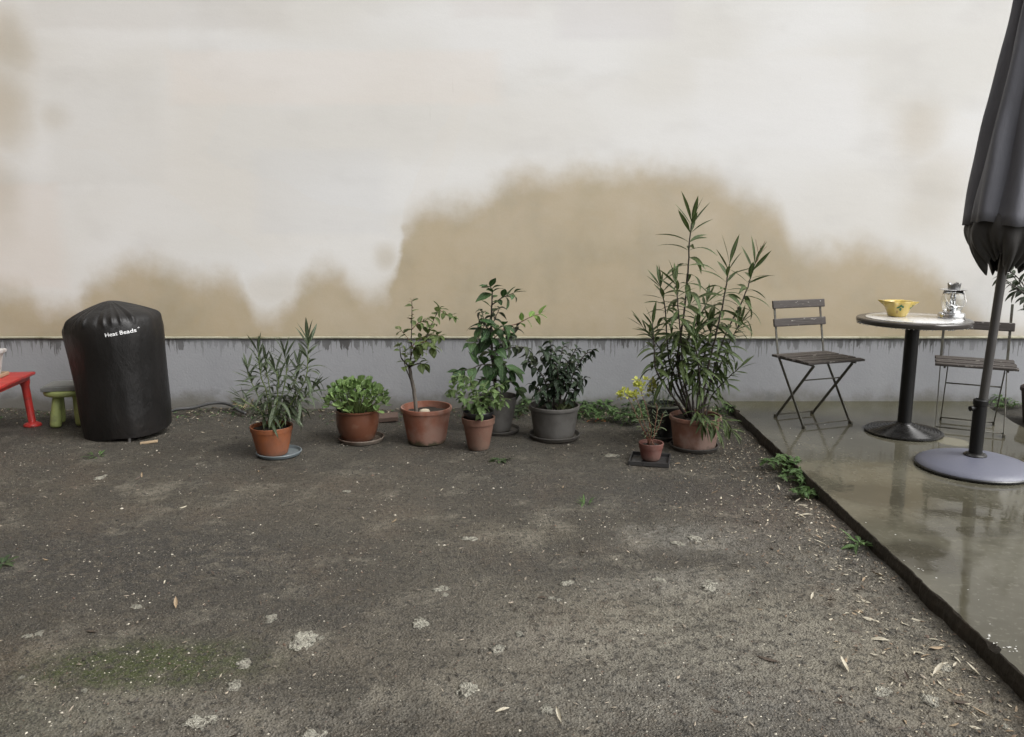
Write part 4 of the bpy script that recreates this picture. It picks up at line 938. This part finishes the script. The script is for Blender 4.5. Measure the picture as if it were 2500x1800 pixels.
bp = onz(2190, 772, PATIO_Z + .74)
bo = empty('ceramic_bowl', (bp.x, bp.y, PATIO_Z + .7398), 'yellow ceramic bowl with lugs and green leaf motifs on the table', 'bowl', rz=R(10))
n = NT('yellow_glaze', rough=.22, coat=.4); c = n.mix(n.noise(10, 4), (.46, .33, .06), (.56, .42, .11)); c = n.mix(n.math('MULTIPLY', n.step(n.noise(30, 4), .64, .7), .6), c, (.2, .1, .03)); n.set('col', c)
def lug(a, q, z, i):
    e = max(0, math.cos(4 * (a - R(45)))) ** 6 if z > .06 else 0
    e *= min(1, (z - .06) / .035) if z > .06 else 0
    return q + e * .030 * (1 if i < 9 else .15), z
V = MB().lathe([(0, 0), (.05, 0), (.056, .004), (.066, .03), (.076, .055), (.083, .072), (.089, .086), (.091, .093), (.089, .097), (.078, .096), (.07, .085), (.064, .05), (.05, .02), (0, .015)], 64, fn=lug)
bod = V.build('body', n.m, bo, auto=50); bvb = BVHTree.FromPolygons(V.v, V.f)
M_LEAFG = NT('green_glaze', col=(.03, .13, .05), rough=.25).m
for (x, z) in [(-.032, .060), (.055, .056)]:
    b = MB()
    for (ox, oz, rx, rz_, ro) in [(-.011, .003, .011, .006, .5), (.009, .007, .010, .006, -.6), (.002, -.009, .006, .011, .2), (-.002, .013, .006, .008, 0)]:
        vv = [];
        for k in range(10):
            a = k * .6283; u = Vector((rx * math.cos(a), rz_ * math.sin(a))); xx = x + ox + u.x * math.cos(ro) - u.y * math.sin(ro); zz = z + oz + u.x * math.sin(ro) + u.y * math.cos(ro)
            h = bvb.ray_cast(Vector((xx, -1, zz)), Vector((0, 1, 0)))[0]; vv.append(Vector((xx, (h.y if h else -.07) - .0012, zz)))
        b.add(vv, [tuple(range(10))])
    b.build('leaf_motif', M_LEAFG, bod, smooth=False)

lp = onz(2322, 776, PATIO_Z + .74)
la = empty('storm_lantern', (lp.x, lp.y, PATIO_Z + .738), 'silver storm lantern with clear glass globe on the table', 'lantern', rz=R(15))
M_CHR = plain('worn_chrome', (.62, .62, .62), .22, .12, 25, metal=.9)
M_GLS = NT('clear_glass', col=(.97, .98, .98), rough=.01, trans=1, ior=1.45, spec=.5).m
MB().lathe([(0, 0), (.072, 0), (.077, .006), (.077, .024), (.072, .032), (.055, .037), (.05, .046), (.03, .052), (0, .053)], 48).build('base', M_CHR, la, auto=35)
MB().lathe([(0, .052), (.028, .052), (.033, .066), (.028, .078), (.03, .082), (.03, .085), (.012, .088), (0, .088)], 32).build('burner', M_CHR, la, auto=35)
for s in (-1, 1): MB().tube([(s * .016, .004 * s, .086), (s * .015, .004 * s, .172)], .0085, 14).build('tube', M_CHR, la)
MB().lathe([(.046, .040), (.056, .06), (.064, .09), (.066, .115), (.061, .145), (.052, .172), (.050, .172), (.0592, .145), (.0642, .115), (.0622, .09), (.0542, .06), (.0445, .040), (.046, .040)], 48).build('globe', M_GLS, la)
MB().lathe([(.0, .172), (.05, .172), (.072, .175), (.074, .178), (.05, .182), (.034, .184), (0, .184)], 40).build('hood', M_CHR, la, auto=35)
MB().lathe([(.034, .184), (.036, .2), (.038, .212), (.034, .214), (.03, .2), (.03, .186)], 40, fn=lambda a, q, z, i: (q, z + (.004 * (1 if math.sin(a * 5) > 0 else -1) if i in (2, 3) else 0))).build('vent', plain('dark_chrome', (.25, .25, .25), .3, .2, 30, metal=.8), la, auto=35)
wv = [(.075 * math.cos(a), .01 * math.sin(a), .06 + .118 * (0.5 + .5 * math.cos(a * 2 - 0))) for a in [0]]
for s in (-1, 1):
    MB().tube(smoothpts([(s * .062, 0, .177), (s * .073, -.012, .15), (s * .070, -.03, .11), (s * .05, -.055, .085), (0, -.070, .078)], 6), .0014, 6).build('wire_guard', M_CHR, la)
MB().tube(smoothpts([(-.076, 0, .178), (-.079, .02, .177), (-.05, .06, .176), (0, .078, .176), (.05, .06, .176), (.079, .02, .177), (.076, 0, .178)], 5), .0016, 6).build('handle', M_CHR, la)
MB().tube([(-.078, -.01, .03), (-.09, -.02, .03)], .006, 10).build('filler_knob', M_CHR, la)

# ------------------------------------------------------------------ parasol base and closed parasol
UX, UY = 2.525, 4.225
ub = empty('parasol_base', (UX, UY, PATIO_Z), 'grey dome-shaped parasol base with a black clamp tube', 'parasol base')
n = NT('speckled_grey_resin', rough=.38); c = n.mix(n.noise(160, 2, .7), (.085, .09, .12), (.15, .155, .195)); n.set('col', c); n.set('normal', n.bump(n.noise(200, 2), .0012))
MB().lathe([(.29, .018), (.286, .026), (.255, .042), (.20, .058), (.14, .068), (.08, .073), (.0, .075)], 72).build('dome', n.m, ub)
MB().lathe([(0, 0), (.284, 0), (.294, .005), (.295, .014), (.29, .0195), (.27, .0195)], 72).build('foot_ring', M_BLK2, ub, auto=40)
MB().lathe([(.058, .071), (.058, .079), (.05, .086), (.036, .089), (.0, .089)], 40).build('collar', M_BLK2, ub, auto=40)
MB().lathe([(.0335, .08), (.0335, .355), (.037, .358), (.037, .382), (.0335, .386), (.026, .388), (.026, .30)], 36).build('clamp_tube', M_BLK, ub, auto=40)
MB().tube([(-.03, -.012, .34), (-.05, -.018, .34), (-.052, -.0185, .34), (-.066, -.022, .34)], [.006, .006, .014, .014], 12).build('clamp_knob', M_BLK, ub, auto=40)

pa = empty('closed_parasol', (UX, UY, PATIO_Z + .12), 'closed charcoal parasol leaning slightly at the right edge', 'parasol'); pa.rotation_euler = (0, R(2.4), 0)
MB().lathe([(.0225, 0), (.0225, 2.66), (0, 2.66)], 24).build('pole', plain('charcoal_pole', (.055, .052, .05), .4, .2, 20), pa, auto=40)
def fabric(name, a, b_):
    n = NT(name, rough=.7, spec=.3, sheen=.15); c = n.mix(n.noise(4, 5, .6), a, b_)
    wv_ = n.noise(1, 2, .5, co=n.mapped((260, 260, 60))); c = n.mix(n.math('MULTIPLY', wv_, .25), c, tuple(k * .7 for k in a))
    n.set('col', c); n.set('normal', n.bump(n.math('ADD', n.math('MULTIPLY', n.noise(14, 4, .6, co=n.mapped((1, 1, .35))), 1), n.math('MULTIPLY', wv_, .05)), .012, .6)); return n.m
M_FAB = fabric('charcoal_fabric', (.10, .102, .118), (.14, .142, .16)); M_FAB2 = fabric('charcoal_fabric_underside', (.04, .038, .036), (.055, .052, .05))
Z0, Z1 = 1.40 - PATIO_Z - .12, 2.62
# outer leaves of cloth: each gore folded double round a rib, overlapping its neighbour
def gore(a0, half, hem, name, tw):
    v = []; f = []; NU, NV = 14, 26
    for j in range(NV + 1):
        t = j / NV; z = hem + (Z1 - hem) * t
        Rr = (.228 - .085 * (z - hem)) * (1 + .03 * math.sin(t * 9 + tw)) * min(1, .25 + (Z1 - z) / .3)
        for i in range(NU + 1):
            s = i / NU * 2 - 1
            a = a0 + s * half * (1 - .25 * t) + .25 * math.sin(t * 2 + tw) * t
            q = Rr * (1 - .36 * abs(s) ** 1.6) + .012 * noise.noise(Vector((s * 2.2, t * 5, tw))) + .010 * math.sin(s * 7 + tw + t * 4) * (1 - t)
            v.append((q * math.cos(a), q * math.sin(a), z + .012 * noise.noise(Vector((s * 2, 1, tw))) * (1 - t) + .006 * abs(s) * (1 - t)))
    for j in range(NV):
        for i in range(NU): f.append((j * (NU + 1) + i, j * (NU + 1) + i + 1, (j + 1) * (NU + 1) + i + 1, (j + 1) * (NU + 1) + i))
    o = link(name, pyd(name, v, f, M_FAB), pa)
    md = o.modifiers.new('thick', 'SOLIDIFY'); md.thickness = .003; return o
for k in range(8):
    gore(R(k * 45 - 160), R(36), Z0 - .005 - .012 * (k % 3), 'canopy_gore', k * 1.7)
# the valance gathered in under the gores
v = []; f = []; NU, NV = 160, 18
for j in range(NV + 1):
    t = j / NV
    for i in range(NU + 1):
        a = i / NU * 2 * math.pi
        fold = math.sin(a * 8 + .6) * .5 + .3 * math.sin(a * 13 + 2)
        jag = (.045 * math.sin(a * 4 + 2.2) + .02 * math.sin(a * 9) + .012 * math.sin(a * 29))
        z = Z0 + .06 - t * (.265 + jag)
        q = (.092 + .105 * math.sin(math.pi * (.22 + t * .62)) ** 1.1 - .06 * t ** 2.2) * (1 + .22 * fold * (.35 + .65 * t))
        v.append((q * math.cos(a), q * math.sin(a), z + .01 * noise.noise(Vector((math.cos(a) * 5, math.sin(a) * 5, t * 3)))))
for j in range(NV):
    for i in range(NU): f.append((j * (NU + 1) + i, j * (NU + 1) + i + 1, (j + 1) * (NU + 1) + i + 1, (j + 1) * (NU + 1) + i))
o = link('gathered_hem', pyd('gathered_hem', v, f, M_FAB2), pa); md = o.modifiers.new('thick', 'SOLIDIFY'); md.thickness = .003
for k in range(8):
    a = R(k * 45 - 160); MB().bar((.05 * math.cos(a), .05 * math.sin(a), 2.4), (.11 * math.cos(a), .11 * math.sin(a), Z0 + .03), .012, .008).build('rib', M_BLK, pa, smooth=False)
MB().lathe([(.0, 2.6), (.05, 2.6), (.055, 2.62), (.03, 2.68), (.012, 2.72), (0, 2.73)], 24).build('finial', M_BLK, pa)

# ------------------------------------------------------------------ shrub beyond the patio at the right edge
QX, QY = 3.70, 5.42
r = empty('potted_bay', (QX, QY, gz(QX, QY)), 'shrub reaching in from the right edge behind the parasol, in a brown pot', 'plant')
rim_pot(r, .13, .17, .26, terracotta('brown_pot', (.035, .022, .018)), rimh=.03); soil_disc(r, .15, .22, 81)
QL = leafmat('bay_leaf', (.018, .03, .013), (.035, .052, .02), .35, .12); qs = leafset(QL, .34, (.2, .6, 1.1))
for tg in [(3.22, 5.25, 1.02), (3.30, 5.2, 1.16), (3.42, 5.3, 1.25), (3.55, 5.4, 1.35), (3.75, 5.45, 1.3), (3.9, 5.3, 1.1), (3.38, 5.5, 1.08), (3.7, 5.2, 1.15), (3.16, 5.22, 1.06), (3.20, 5.3, 1.14), (3.6, 5.6, 1.2)]:
    s_ = Vector((QX + rnd.uniform(-.05, .05), QY + rnd.uniform(-.05, .05), .22)); T = Vector(tg)
    o, L = stem(r, [s_, Vector((s_.x * .75 + T.x * .25, s_.y, .55)), Vector((s_.x * .4 + T.x * .6, T.y, .2 + .72 * (T.z - .1))), T], .008, .0025, M_BARK)
    spirals(o, L, .62, .028, .085, qs, droop=.25)

# ------------------------------------------------------------------ weeds
WL = leafmat('weed_leaf', (.055, .11, .03), (.11, .19, .055), .45, .25); wl_o = leafset(WL, .45, (.2, .8, 1.4), shape='ovate'); wl_l = leafset(WL, .25, (.3, .9, 1.5))
WD = leafmat('dark_weed_leaf', (.03, .06, .02), (.06, .09, .03), .45, .2); wd_o = leafset(WD, .42, (.3, .9, 1.4), shape='ovate')
GRS = leafset(WL, .05, (.3, .8, 1.4))
DRY = leafmat('dry_weed_leaf', (.16, .13, .07), (.24, .19, .10), .7, .2); dr_l = leafset(DRY, .12, (.3, .9, 1.6))
def weed(x, y, n_, ll, sets, label, group=None, spread=.04, up=(.15, 1.0), name='weed', z=None, cat='weed'):
    r = empty(name, (x, y, gz(x, y) if z is None else z), label, cat, group)
    for i in range(n_):
        a = i * 2.4 + rnd.uniform(-.4, .4); u = rnd.uniform(*up); q = rnd.random() ** .6 * spread
        put_leaf(r, Vector((q * math.cos(a), q * math.sin(a), rnd.uniform(0, .025) * (up[1] > .6))), Vector((math.cos(a), math.sin(a), u * 1.4)), ll * rnd.uniform(.6, 1.15), rnd.choice(sets), roll=rnd.uniform(-.4, .4))
    return r
def gp(a, b): return onz(a * 1.1023, b * 1.1023)
def clump(a, b, label, layers, sets, ll, spread, h, n_, group=None):
    """a mounded leafy weed: little stalks each ending in leaflets"""
    p = gp(a, b); r = empty('weed', (p.x, p.y, gz(p.x, p.y)), label, 'weed', group)
    for i in range(n_):
        an = rnd.uniform(0, 6.283); q = spread * math.sqrt(rnd.random()); tip = p + Vector((q * math.cos(an), q * math.sin(an) * .8, gz(p.x, p.y) + h * (1 - .6 * (q / spread) ** 2) * rnd.uniform(.5, 1)))
        s_ = p + Vector((q * .4 * math.cos(an), q * .4 * math.sin(an), gz(p.x, p.y)))
        o, L = stem(r, [s_, s_.lerp(tip, .5) + Vector((0, 0, .01)), tip], .0013, .0008, M_GREENSTEM, 'stalk', 3)
        for j in range(layers):
            a2 = an + (j - layers / 2) * 1.3 + rnd.uniform(-.3, .3); put_leaf(o, L[-1], Vector((math.cos(a2), math.sin(a2), rnd.uniform(.0, .7))), ll * rnd.uniform(.7, 1.2), rnd.choice(sets), roll=rnd.uniform(-.5, .5))
clump(1735, 1048, 'large leafy green weed at the patio edge, nearest the tall oleander', 4, wl_o, .042, .12, .10, 30)
clump(1765, 1075, 'middle leafy weed of those along the patio edge', 4, wl_o, .04, .10, .07, 20)
clump(1783, 1108, 'dark green weed tucked under the patio edge below the leafy clumps', 4, wl_o, .04, .07, .06, 18)
p = gp(1905, 1222); weed(p.x, p.y, 16, .085, wl_l, 'star-shaped rosette weed against the patio edge', spread=.02, up=(.1, .8))
p = gp(1107, 1020); weed(p.x, p.y, 16, .055, wd_o, 'small dark weed on the soil in front of the small terracotta pot', spread=.03, up=(.1, .5))
p = gp(1295, 1120); weed(p.x, p.y, 18, .05, GRS + wl_l, 'bright green grass tuft alone in the middle of the bare soil', spread=.03, up=(.4, 1.6))
p = gp(215, 1010); weed(p.x, p.y, 16, .06, wl_l, 'low green weed in front of the covered grill', spread=.04, up=(.1, .5))
p = gp(3, 1250); weed(p.x, p.y, 12, .055, wd_o, 'small weed at the left edge of the bare soil', spread=.03, up=(.1, .6))
clump(430, 905, 'weed at the wall foot beside the hose', 4, wl_o, .03, .08, .06, 10)
p = gp(548, 915); weed(p.x, p.y, 30, .13, dr_l + GRS, 'dry brownish grass tuft left of the bright orange pot', spread=.06, up=(.5, 1.6))
clump(1372, 900, 'upright dark green weed at the wall foot left of the lime-yellow flowers', 3, wd_o, .05, .06, .14, 12)
clump(1607, 925, 'leafy weed in the corner between the oleander pot and the patio', 4, wl_o, .032, .07, .08, 12)
clump(2222, 915, 'green weed tuft beyond the patio\'s far right corner', 4, wl_o + wl_l, .045, .12, .10, 22)
WG = 'low weeds along the wall foot'
for (a, b) in [(1300, 925), (1335, 915), (1345, 935), (1405, 920), (1425, 935), (1440, 912), (1310, 905), (1390, 940), (1150, 925), (1170, 912), (1465, 930), (1280, 915)]:
    clump(a, b, 'low green weed in the wall-foot patch between dark bush and tall oleander', 4, rnd.choice([wl_o, wd_o, wl_o]), .046, .085, .10, 13, WG)
p = gp(1455 / 1.1023, 1014 / 1.1023 + 8)
RL = leafmat('red_dead_leaf', (.30, .09, .035), (.38, .15, .06), .6, .2); rls = leafset(RL, .45, (.5, 1.0), shape='ovate')
weed(p.x, p.y - .05, 7, .05, rls, 'little heap of orange-red dead leaves right of the dark bush', name='dead_leaves', cat='leaves', spread=.05, up=(0, .3))

# ------------------------------------------------------------------ loose things on the soil
def attr_mat(name, rough):
    n = NT(name, rough=rough, spec=.4); a = n.node('Attribute'); a.attribute_name = 'tint'; n.set('col', a.outputs['Color']); return n.m
def scatter(name, items, m, label, cat):
    """items: (verts, faces, colour): one mesh, since nobody could count them"""
    v = []; f = []; c = []
    for vv, ff, cc in items:
        k = len(v); v += vv; f += [tuple(i + k for i in q) for q in ff]; c += [cc] * len(vv)
    me = pyd(name, v, f, m, False); at_ = me.attributes.new('tint', 'FLOAT_COLOR', 'POINT')
    at_.data.foreach_set('color', [k for q in c for k in (*q, 1)])
    return tag(link(name, me), label, cat, kind='stuff')
OCT = [(4, 0, 2), (4, 2, 1), (4, 1, 3), (4, 3, 0), (5, 2, 0), (5, 1, 2), (5, 3, 1), (5, 0, 3)]
def pebble(x, y, s, col, flat=.6, z=None):
    a = rnd.uniform(0, 3.14); ca, sa = math.cos(a), math.sin(a); e = rnd.uniform(.6, 1.0)
    z = (gz(x, y) if z is None else z) + s * flat * rnd.uniform(.1, .4)
    j = lambda: rnd.uniform(.75, 1.2)
    q = [(s * j(), 0, 0), (-s * j(), 0, 0), (0, s * e * j(), 0), (0, -s * e * j(), 0), (s * .2, s * .1, s * flat * j()), (0, 0, -s * flat)]
    return [(x + p[0] * ca - p[1] * sa, y + p[0] * sa + p[1] * ca, z + p[2]) for p in q], OCT, col
def seen(yy): return .68 * yy + .15
items = []
for i in range(64000):
    y = 1.75 + (5.88 - 1.75) * rnd.random() ** 1.15; x = rnd.uniform(-1, 1) * seen(y)
    e = patio_edge(y) - .012
    if x > e: continue
    d = noise.noise(Vector((x * 1.2, y * 1.2, 9))) + .5 * noise.noise(Vector((x * 4, y * 4, 2)))
    if rnd.random() > .62 + d * .7: continue
    s = min(.010, .0023 * math.exp(rnd.gauss(0, .42))) * (.8 + .07 * y)
    u = rnd.random(); k = rnd.uniform(.7, 1.3)
    pale = .07 + .16 * max(0, noise.noise(Vector((x * 2, y * 2, 30)))) + (.09 if e - x < .35 else 0)
    if u < pale: col = (.42 * k, .39 * k, .32 * k); s *= rnd.choice((.7, .9, 1.2))
    elif u < .45: col = (.13 * k, .115 * k, .088 * k)
    elif u < .55: col = (.11 * k, .075 * k, .055 * k)
    else: col = (.03 * k, .028 * k, .023 * k)
    items.append(pebble(x, y, s, tuple(min(.8, q) for q in col)))
scatter('gravel', items, attr_mat('mixed_grit', .65), 'fine dark and pale grit scattered over the bare soil', 'gravel')
# litter of leaf bits, husks and twigs along the wall foot and patio edge
items = []
def scrap(x, y, s, asp, col, z=None):
    a = rnd.uniform(0, 3.14); d = Vector((math.cos(a), math.sin(a), rnd.uniform(-.25, .45))) * s; w = Vector((-math.sin(a), math.cos(a), rnd.uniform(-.4, .4))) * s * asp
    o = Vector((x, y, (gz(x, y) if z is None else z) + s * .35 + .002)); up = Vector((0, 0, s * rnd.uniform(.05, .3)))
    return [o - d, o - d * .2 + w, o - d * .2 - w, o + d, o + up], [(0, 2, 4), (0, 4, 1), (3, 1, 4), (3, 4, 2)], col
for i in range(7000):
    x = rnd.uniform(-3.9, 1.55); y = 5.88 - abs(rnd.gauss(0, .16))
    dens = .35 + .5 * (x > .35) + .25 * noise.noise(Vector((x * 3, 1, 1)))
    if rnd.random() > dens: continue
    u = rnd.random(); k = rnd.uniform(.6, 1.3)
    col = (.05 * k, .095 * k, .03 * k) if u < (.5 if x > .3 else .22) else ((.30 * k, .26 * k, .19 * k) if u > .86 else (.07 * k, .052 * k, .034 * k))
    items.append(scrap(x, y, rnd.uniform(.006, .018), rnd.uniform(.2, .5), col))
for i in range(2600):
    y = rnd.uniform(1.9, 5.6); x = patio_edge(y) - .02 - abs(rnd.gauss(0, .3)); u = rnd.random(); k = rnd.uniform(.7, 1.2)
    col = (.44 * k, .39 * k, .29 * k) if u < .3 else ((.16 * k, .11 * k, .07 * k) if u < .6 else (.045 * k, .036 * k, .026 * k))
    items.append(scrap(x, y, rnd.uniform(.003, .010), rnd.uniform(.15, .5), col))
for i in range(2200):
    y = rnd.uniform(1.9, 5.6); x = rnd.uniform(-1, 1) * seen(y)
    if x > patio_edge(y) - .02: continue
    k = rnd.uniform(.6, 1.3); col = (.04 * k, .034 * k, .027 * k) if rnd.random() < .75 else (.25 * k, .21 * k, .16 * k)
    items.append(scrap(x, y, rnd.uniform(.004, .013), rnd.uniform(.1, .45), col))
scatter('leaf_litter', items, attr_mat('leaf_scraps', .6), 'scraps of leaf and twig strewn along the wall foot and patio edge', 'leaf litter')
# white paint flecks near the patio's edge
items = []
for (a, b, n_, sx_, sy_) in [(2160, 1415, 26, .05, .05), (2195, 1432, 26, .05, .03), (2225, 1440, 10, .03, .02), (2005, 1253, 12, .035, .03), (1975, 1240, 6, .05, .05), (2060, 1310, 8, .08, .1), (1900, 1170, 8, .1, .15), (1760, 985, 14, .2, .3)]:
    p = onz(a * 1.1023, b * 1.1023, PATIO_Z)
    for i in range(n_):
        x, y = p.x + rnd.gauss(0, sx_), p.y + rnd.gauss(0, sy_)
        if x > patio_edge(y) + .012: items.append(pebble(x, y, rnd.uniform(.0015, .0055), (.55, .54, .5), .25, PATIO_Z + .001))
scatter('paint_flecks', items, attr_mat('white_flecks', .6), 'white flecks splashed along the edge of the wet patio', 'flecks')

# lime lumps bedded in the soil, one by one
M_LIMEST = plain('lime_lump', (.66, .63, .52), .85, .25, 2.2, bump=.1, bscale=5, dirt=(.16, .14, .11), dscale=2.6)
def lump_mesh(seed, flat):
    bm = bmesh.new(); bmesh.ops.create_icosphere(bm, subdivisions=3, radius=1)
    for q in bm.verts:
        c_ = q.co.copy(); k = 1 + .55 * noise.noise(c_ * 1.8 + Vector((seed * 7, 0, 0))) + .4 * noise.noise(c_ * 4.2 + Vector((0, seed * 5, 0))) + .2 * noise.noise(c_ * 9)
        q.co = Vector((c_.x * k, c_.y * k * .75, c_.z * flat * (1 + 1.3 * noise.noise(c_ * 2.6 + Vector((0, 0, seed))) + .7 * noise.noise(c_ * 6))))
    me = bpy.data.meshes.new('lime_lump'); bm.to_mesh(me); bm.free(); me.materials.append(M_LIMEST); me.polygons.foreach_set('use_smooth', [True] * len(me.polygons)); return me
def where(x, y):
    k = (x / y * FPX / 1250); 
    if patio_edge(y) - x < .22: return 'close to the patio edge'
    side = 'left' if k < -.33 else ('right' if k > .3 else 'middle')
    return ('in the %s foreground' % side) if y < 2.6 else (('halfway back on the %s' % side) if y < 3.7 else ('far back on the %s, near the pots' % side))
LM = [lump_mesh(i, .2) for i in range(9)]
LG = 'pale lime lumps bedded in the soil'
lumps = [(1357, 1008, .05, 'pale flat lime lump beside the square tray'), (1040, 1195, .034, 'smooth pale lump alone in the middle of the soil'), (1257, 1293, .036, 'largest pale lump of the small group right of centre'), (931, 1380, .043, 'round crumbly pale lump left of centre'),
         (670, 1418, .055, 'largest crumbly pale lump, in the left foreground'), (447, 1597, .045, 'yellowish lump in the left foreground trodden strip'), (1460, 1287, .03, None), (1575, 1303, .045, None), (1222, 1325, .017, None), (1237, 1329, .015, None), (975, 1306, .03, None), (985, 1318, .018, None), (600, 1372, .03, None), (302, 1343, .022, None),
         (62, 1407, .022, None), (88, 1402, .02, None), (225, 1057, .045, None), (1035, 1528, .04, None), (1015, 1535, .014, None), (768, 1087, .022, None), (710, 1412, .015, None), (540, 1470, .035, None), (520, 1520, .028, None), (700, 1625, .035, None), (1210, 1570, .025, None), (1540, 1195, .04, None), (1570, 1290, .022, None), (1100, 1440, .03, None), (1150, 1405, .016, None), (1310, 1290, .012, None), (187, 1528, .012, None), (45, 1500, .012, None), (655, 1086, .012, None), (1880, 1190, .02, None), (1500, 1205, .03, None), (2090, 1480, .03, None), (2060, 1550, .035, None), (1950, 1530, .03, None), (2230, 1610, .02, None)]
for i, (a, b, s, lab) in enumerate(lumps):
    p = gp(a, b); o = link('lime_lump', LM[i % 9]); o.location = (p.x, p.y, gz(p.x, p.y) - s * .05); o.rotation_euler = (0, 0, rnd.uniform(0, 6.28)); o.scale = (s, s, s)
    tag(o, lab or 'small pale lime lump bedded in the soil ' + where(p.x, p.y), 'stone', LG)
# fallen leaves, one by one
FA = [plain('pale_dead_leaf', (.40, .365, .28), .55, .35, 6, dirt=(.25, .2, .13), dscale=4), plain('tan_dead_leaf', (.27, .20, .125), .6, .3, 6), plain('brown_dead_leaf', (.06, .043, .03), .6, .35, 6)]
FLM = [[leaf_mesh(m_, w_, be, fold=fo) for (w_, be, fo) in [(.2, .6, .5), (.24, -.7, .8), (.15, 1.1, .4), (.3, .2, -.6)]] for m_ in FA]
FLAB = ['pale straw-coloured fallen leaf on the soil ', 'tan fallen leaf on the soil ', 'dark brown fallen leaf on the soil ']
FGR = ['pale fallen leaves', 'tan fallen leaves', 'dark fallen leaves']
def fallen(x, y, L_, kind, az=None, lab=None, z=None):
    az = rnd.uniform(0, 6.283) if az is None else az
    o = link('fallen_leaf', rnd.choice(FLM[kind])); o.location = (x, y, (gz(x, y) if z is None else z) + .005); o.rotation_euler = (rnd.uniform(-.15, .2), rnd.uniform(-.5, .5), az); o.scale = (L_,) * 3
    tag(o, lab or FLAB[kind] + where(x, y), 'leaf', FGR[kind])
for (a, b, L_, k, az, lab) in [(1243, 1600, .05, 0, R(5), 'white oval leaf in the foreground, lowest of the pale leaves'), (1128, 1229, .05, 0, R(-30), None), (1790, 1125, .07, 0, R(50), None), (1800, 1150, .10, 0, R(80), None), (1785, 1155, .07, 0, R(110), None), (1830, 1215, .06, 0, R(80), None), (1930, 1345, .05, 0, R(30), None), (2040, 1385, .08, 0, R(60), None), (2015, 1395, .06, 0, R(40), None), (1970, 1425, .07, 0, R(70), None), (1975, 1440, .06, 1, R(95), None), (2080, 1430, .06, 0, R(60), None), (2090, 1445, .06, 1, R(100), None), (1880, 1495, .07, 0, R(10), None), (2170, 1505, .06, 0, R(20), None), (1855, 1335, .06, 2, R(80), None), (1685, 1160, .05, 2, R(60), None), (1640, 1260, .05, 2, R(50), None), (1690, 1355, .05, 1, R(60), None), (1750, 1255, .05, 2, R(120), None), (1730, 1470, .08, 2, R(60), None), (1600, 1585, .09, 2, R(50), None), (1970, 1340, .06, 2, R(85), None), (2150, 1560, .06, 2, R(80), None), (2195, 1590, .055, 1, R(60), None), (1900, 1240, .05, 1, R(40), None), (1880, 1235, .05, 1, R(140), None), (2240, 1600, .05, 1, R(50), None), (1960, 1290, .06, 1, R(85), None), (300, 1352, .03, 0, None, None), (390, 1352, .06, 1, R(20), None), (530, 1090, .04, 0, R(80), None), (2065, 1500, .06, 0, None, None), (2110, 1540, .07, 1, None, None), (2050, 1460, .06, 0, R(40), None), (2100, 1475, .05, 0, R(110), None)]:
    p = gp(a, b); fallen(p.x, p.y, L_, k, az, lab)
for i in range(120):
    y = 1.95 + 2.9 * rnd.random() ** 1.3; x = patio_edge(y) - .03 - abs(rnd.gauss(0, .33))
    fallen(x, y, rnd.uniform(.018, .046), rnd.choices([0, 1, 2], [.42, .33, .25])[0])
for i in range(40):
    y = rnd.uniform(2.0, 4.6); x = rnd.uniform(-.66, .3) * y
    fallen(x, y, rnd.uniform(.02, .05), rnd.choices([0, 1, 2], [.15, .15, .7])[0])
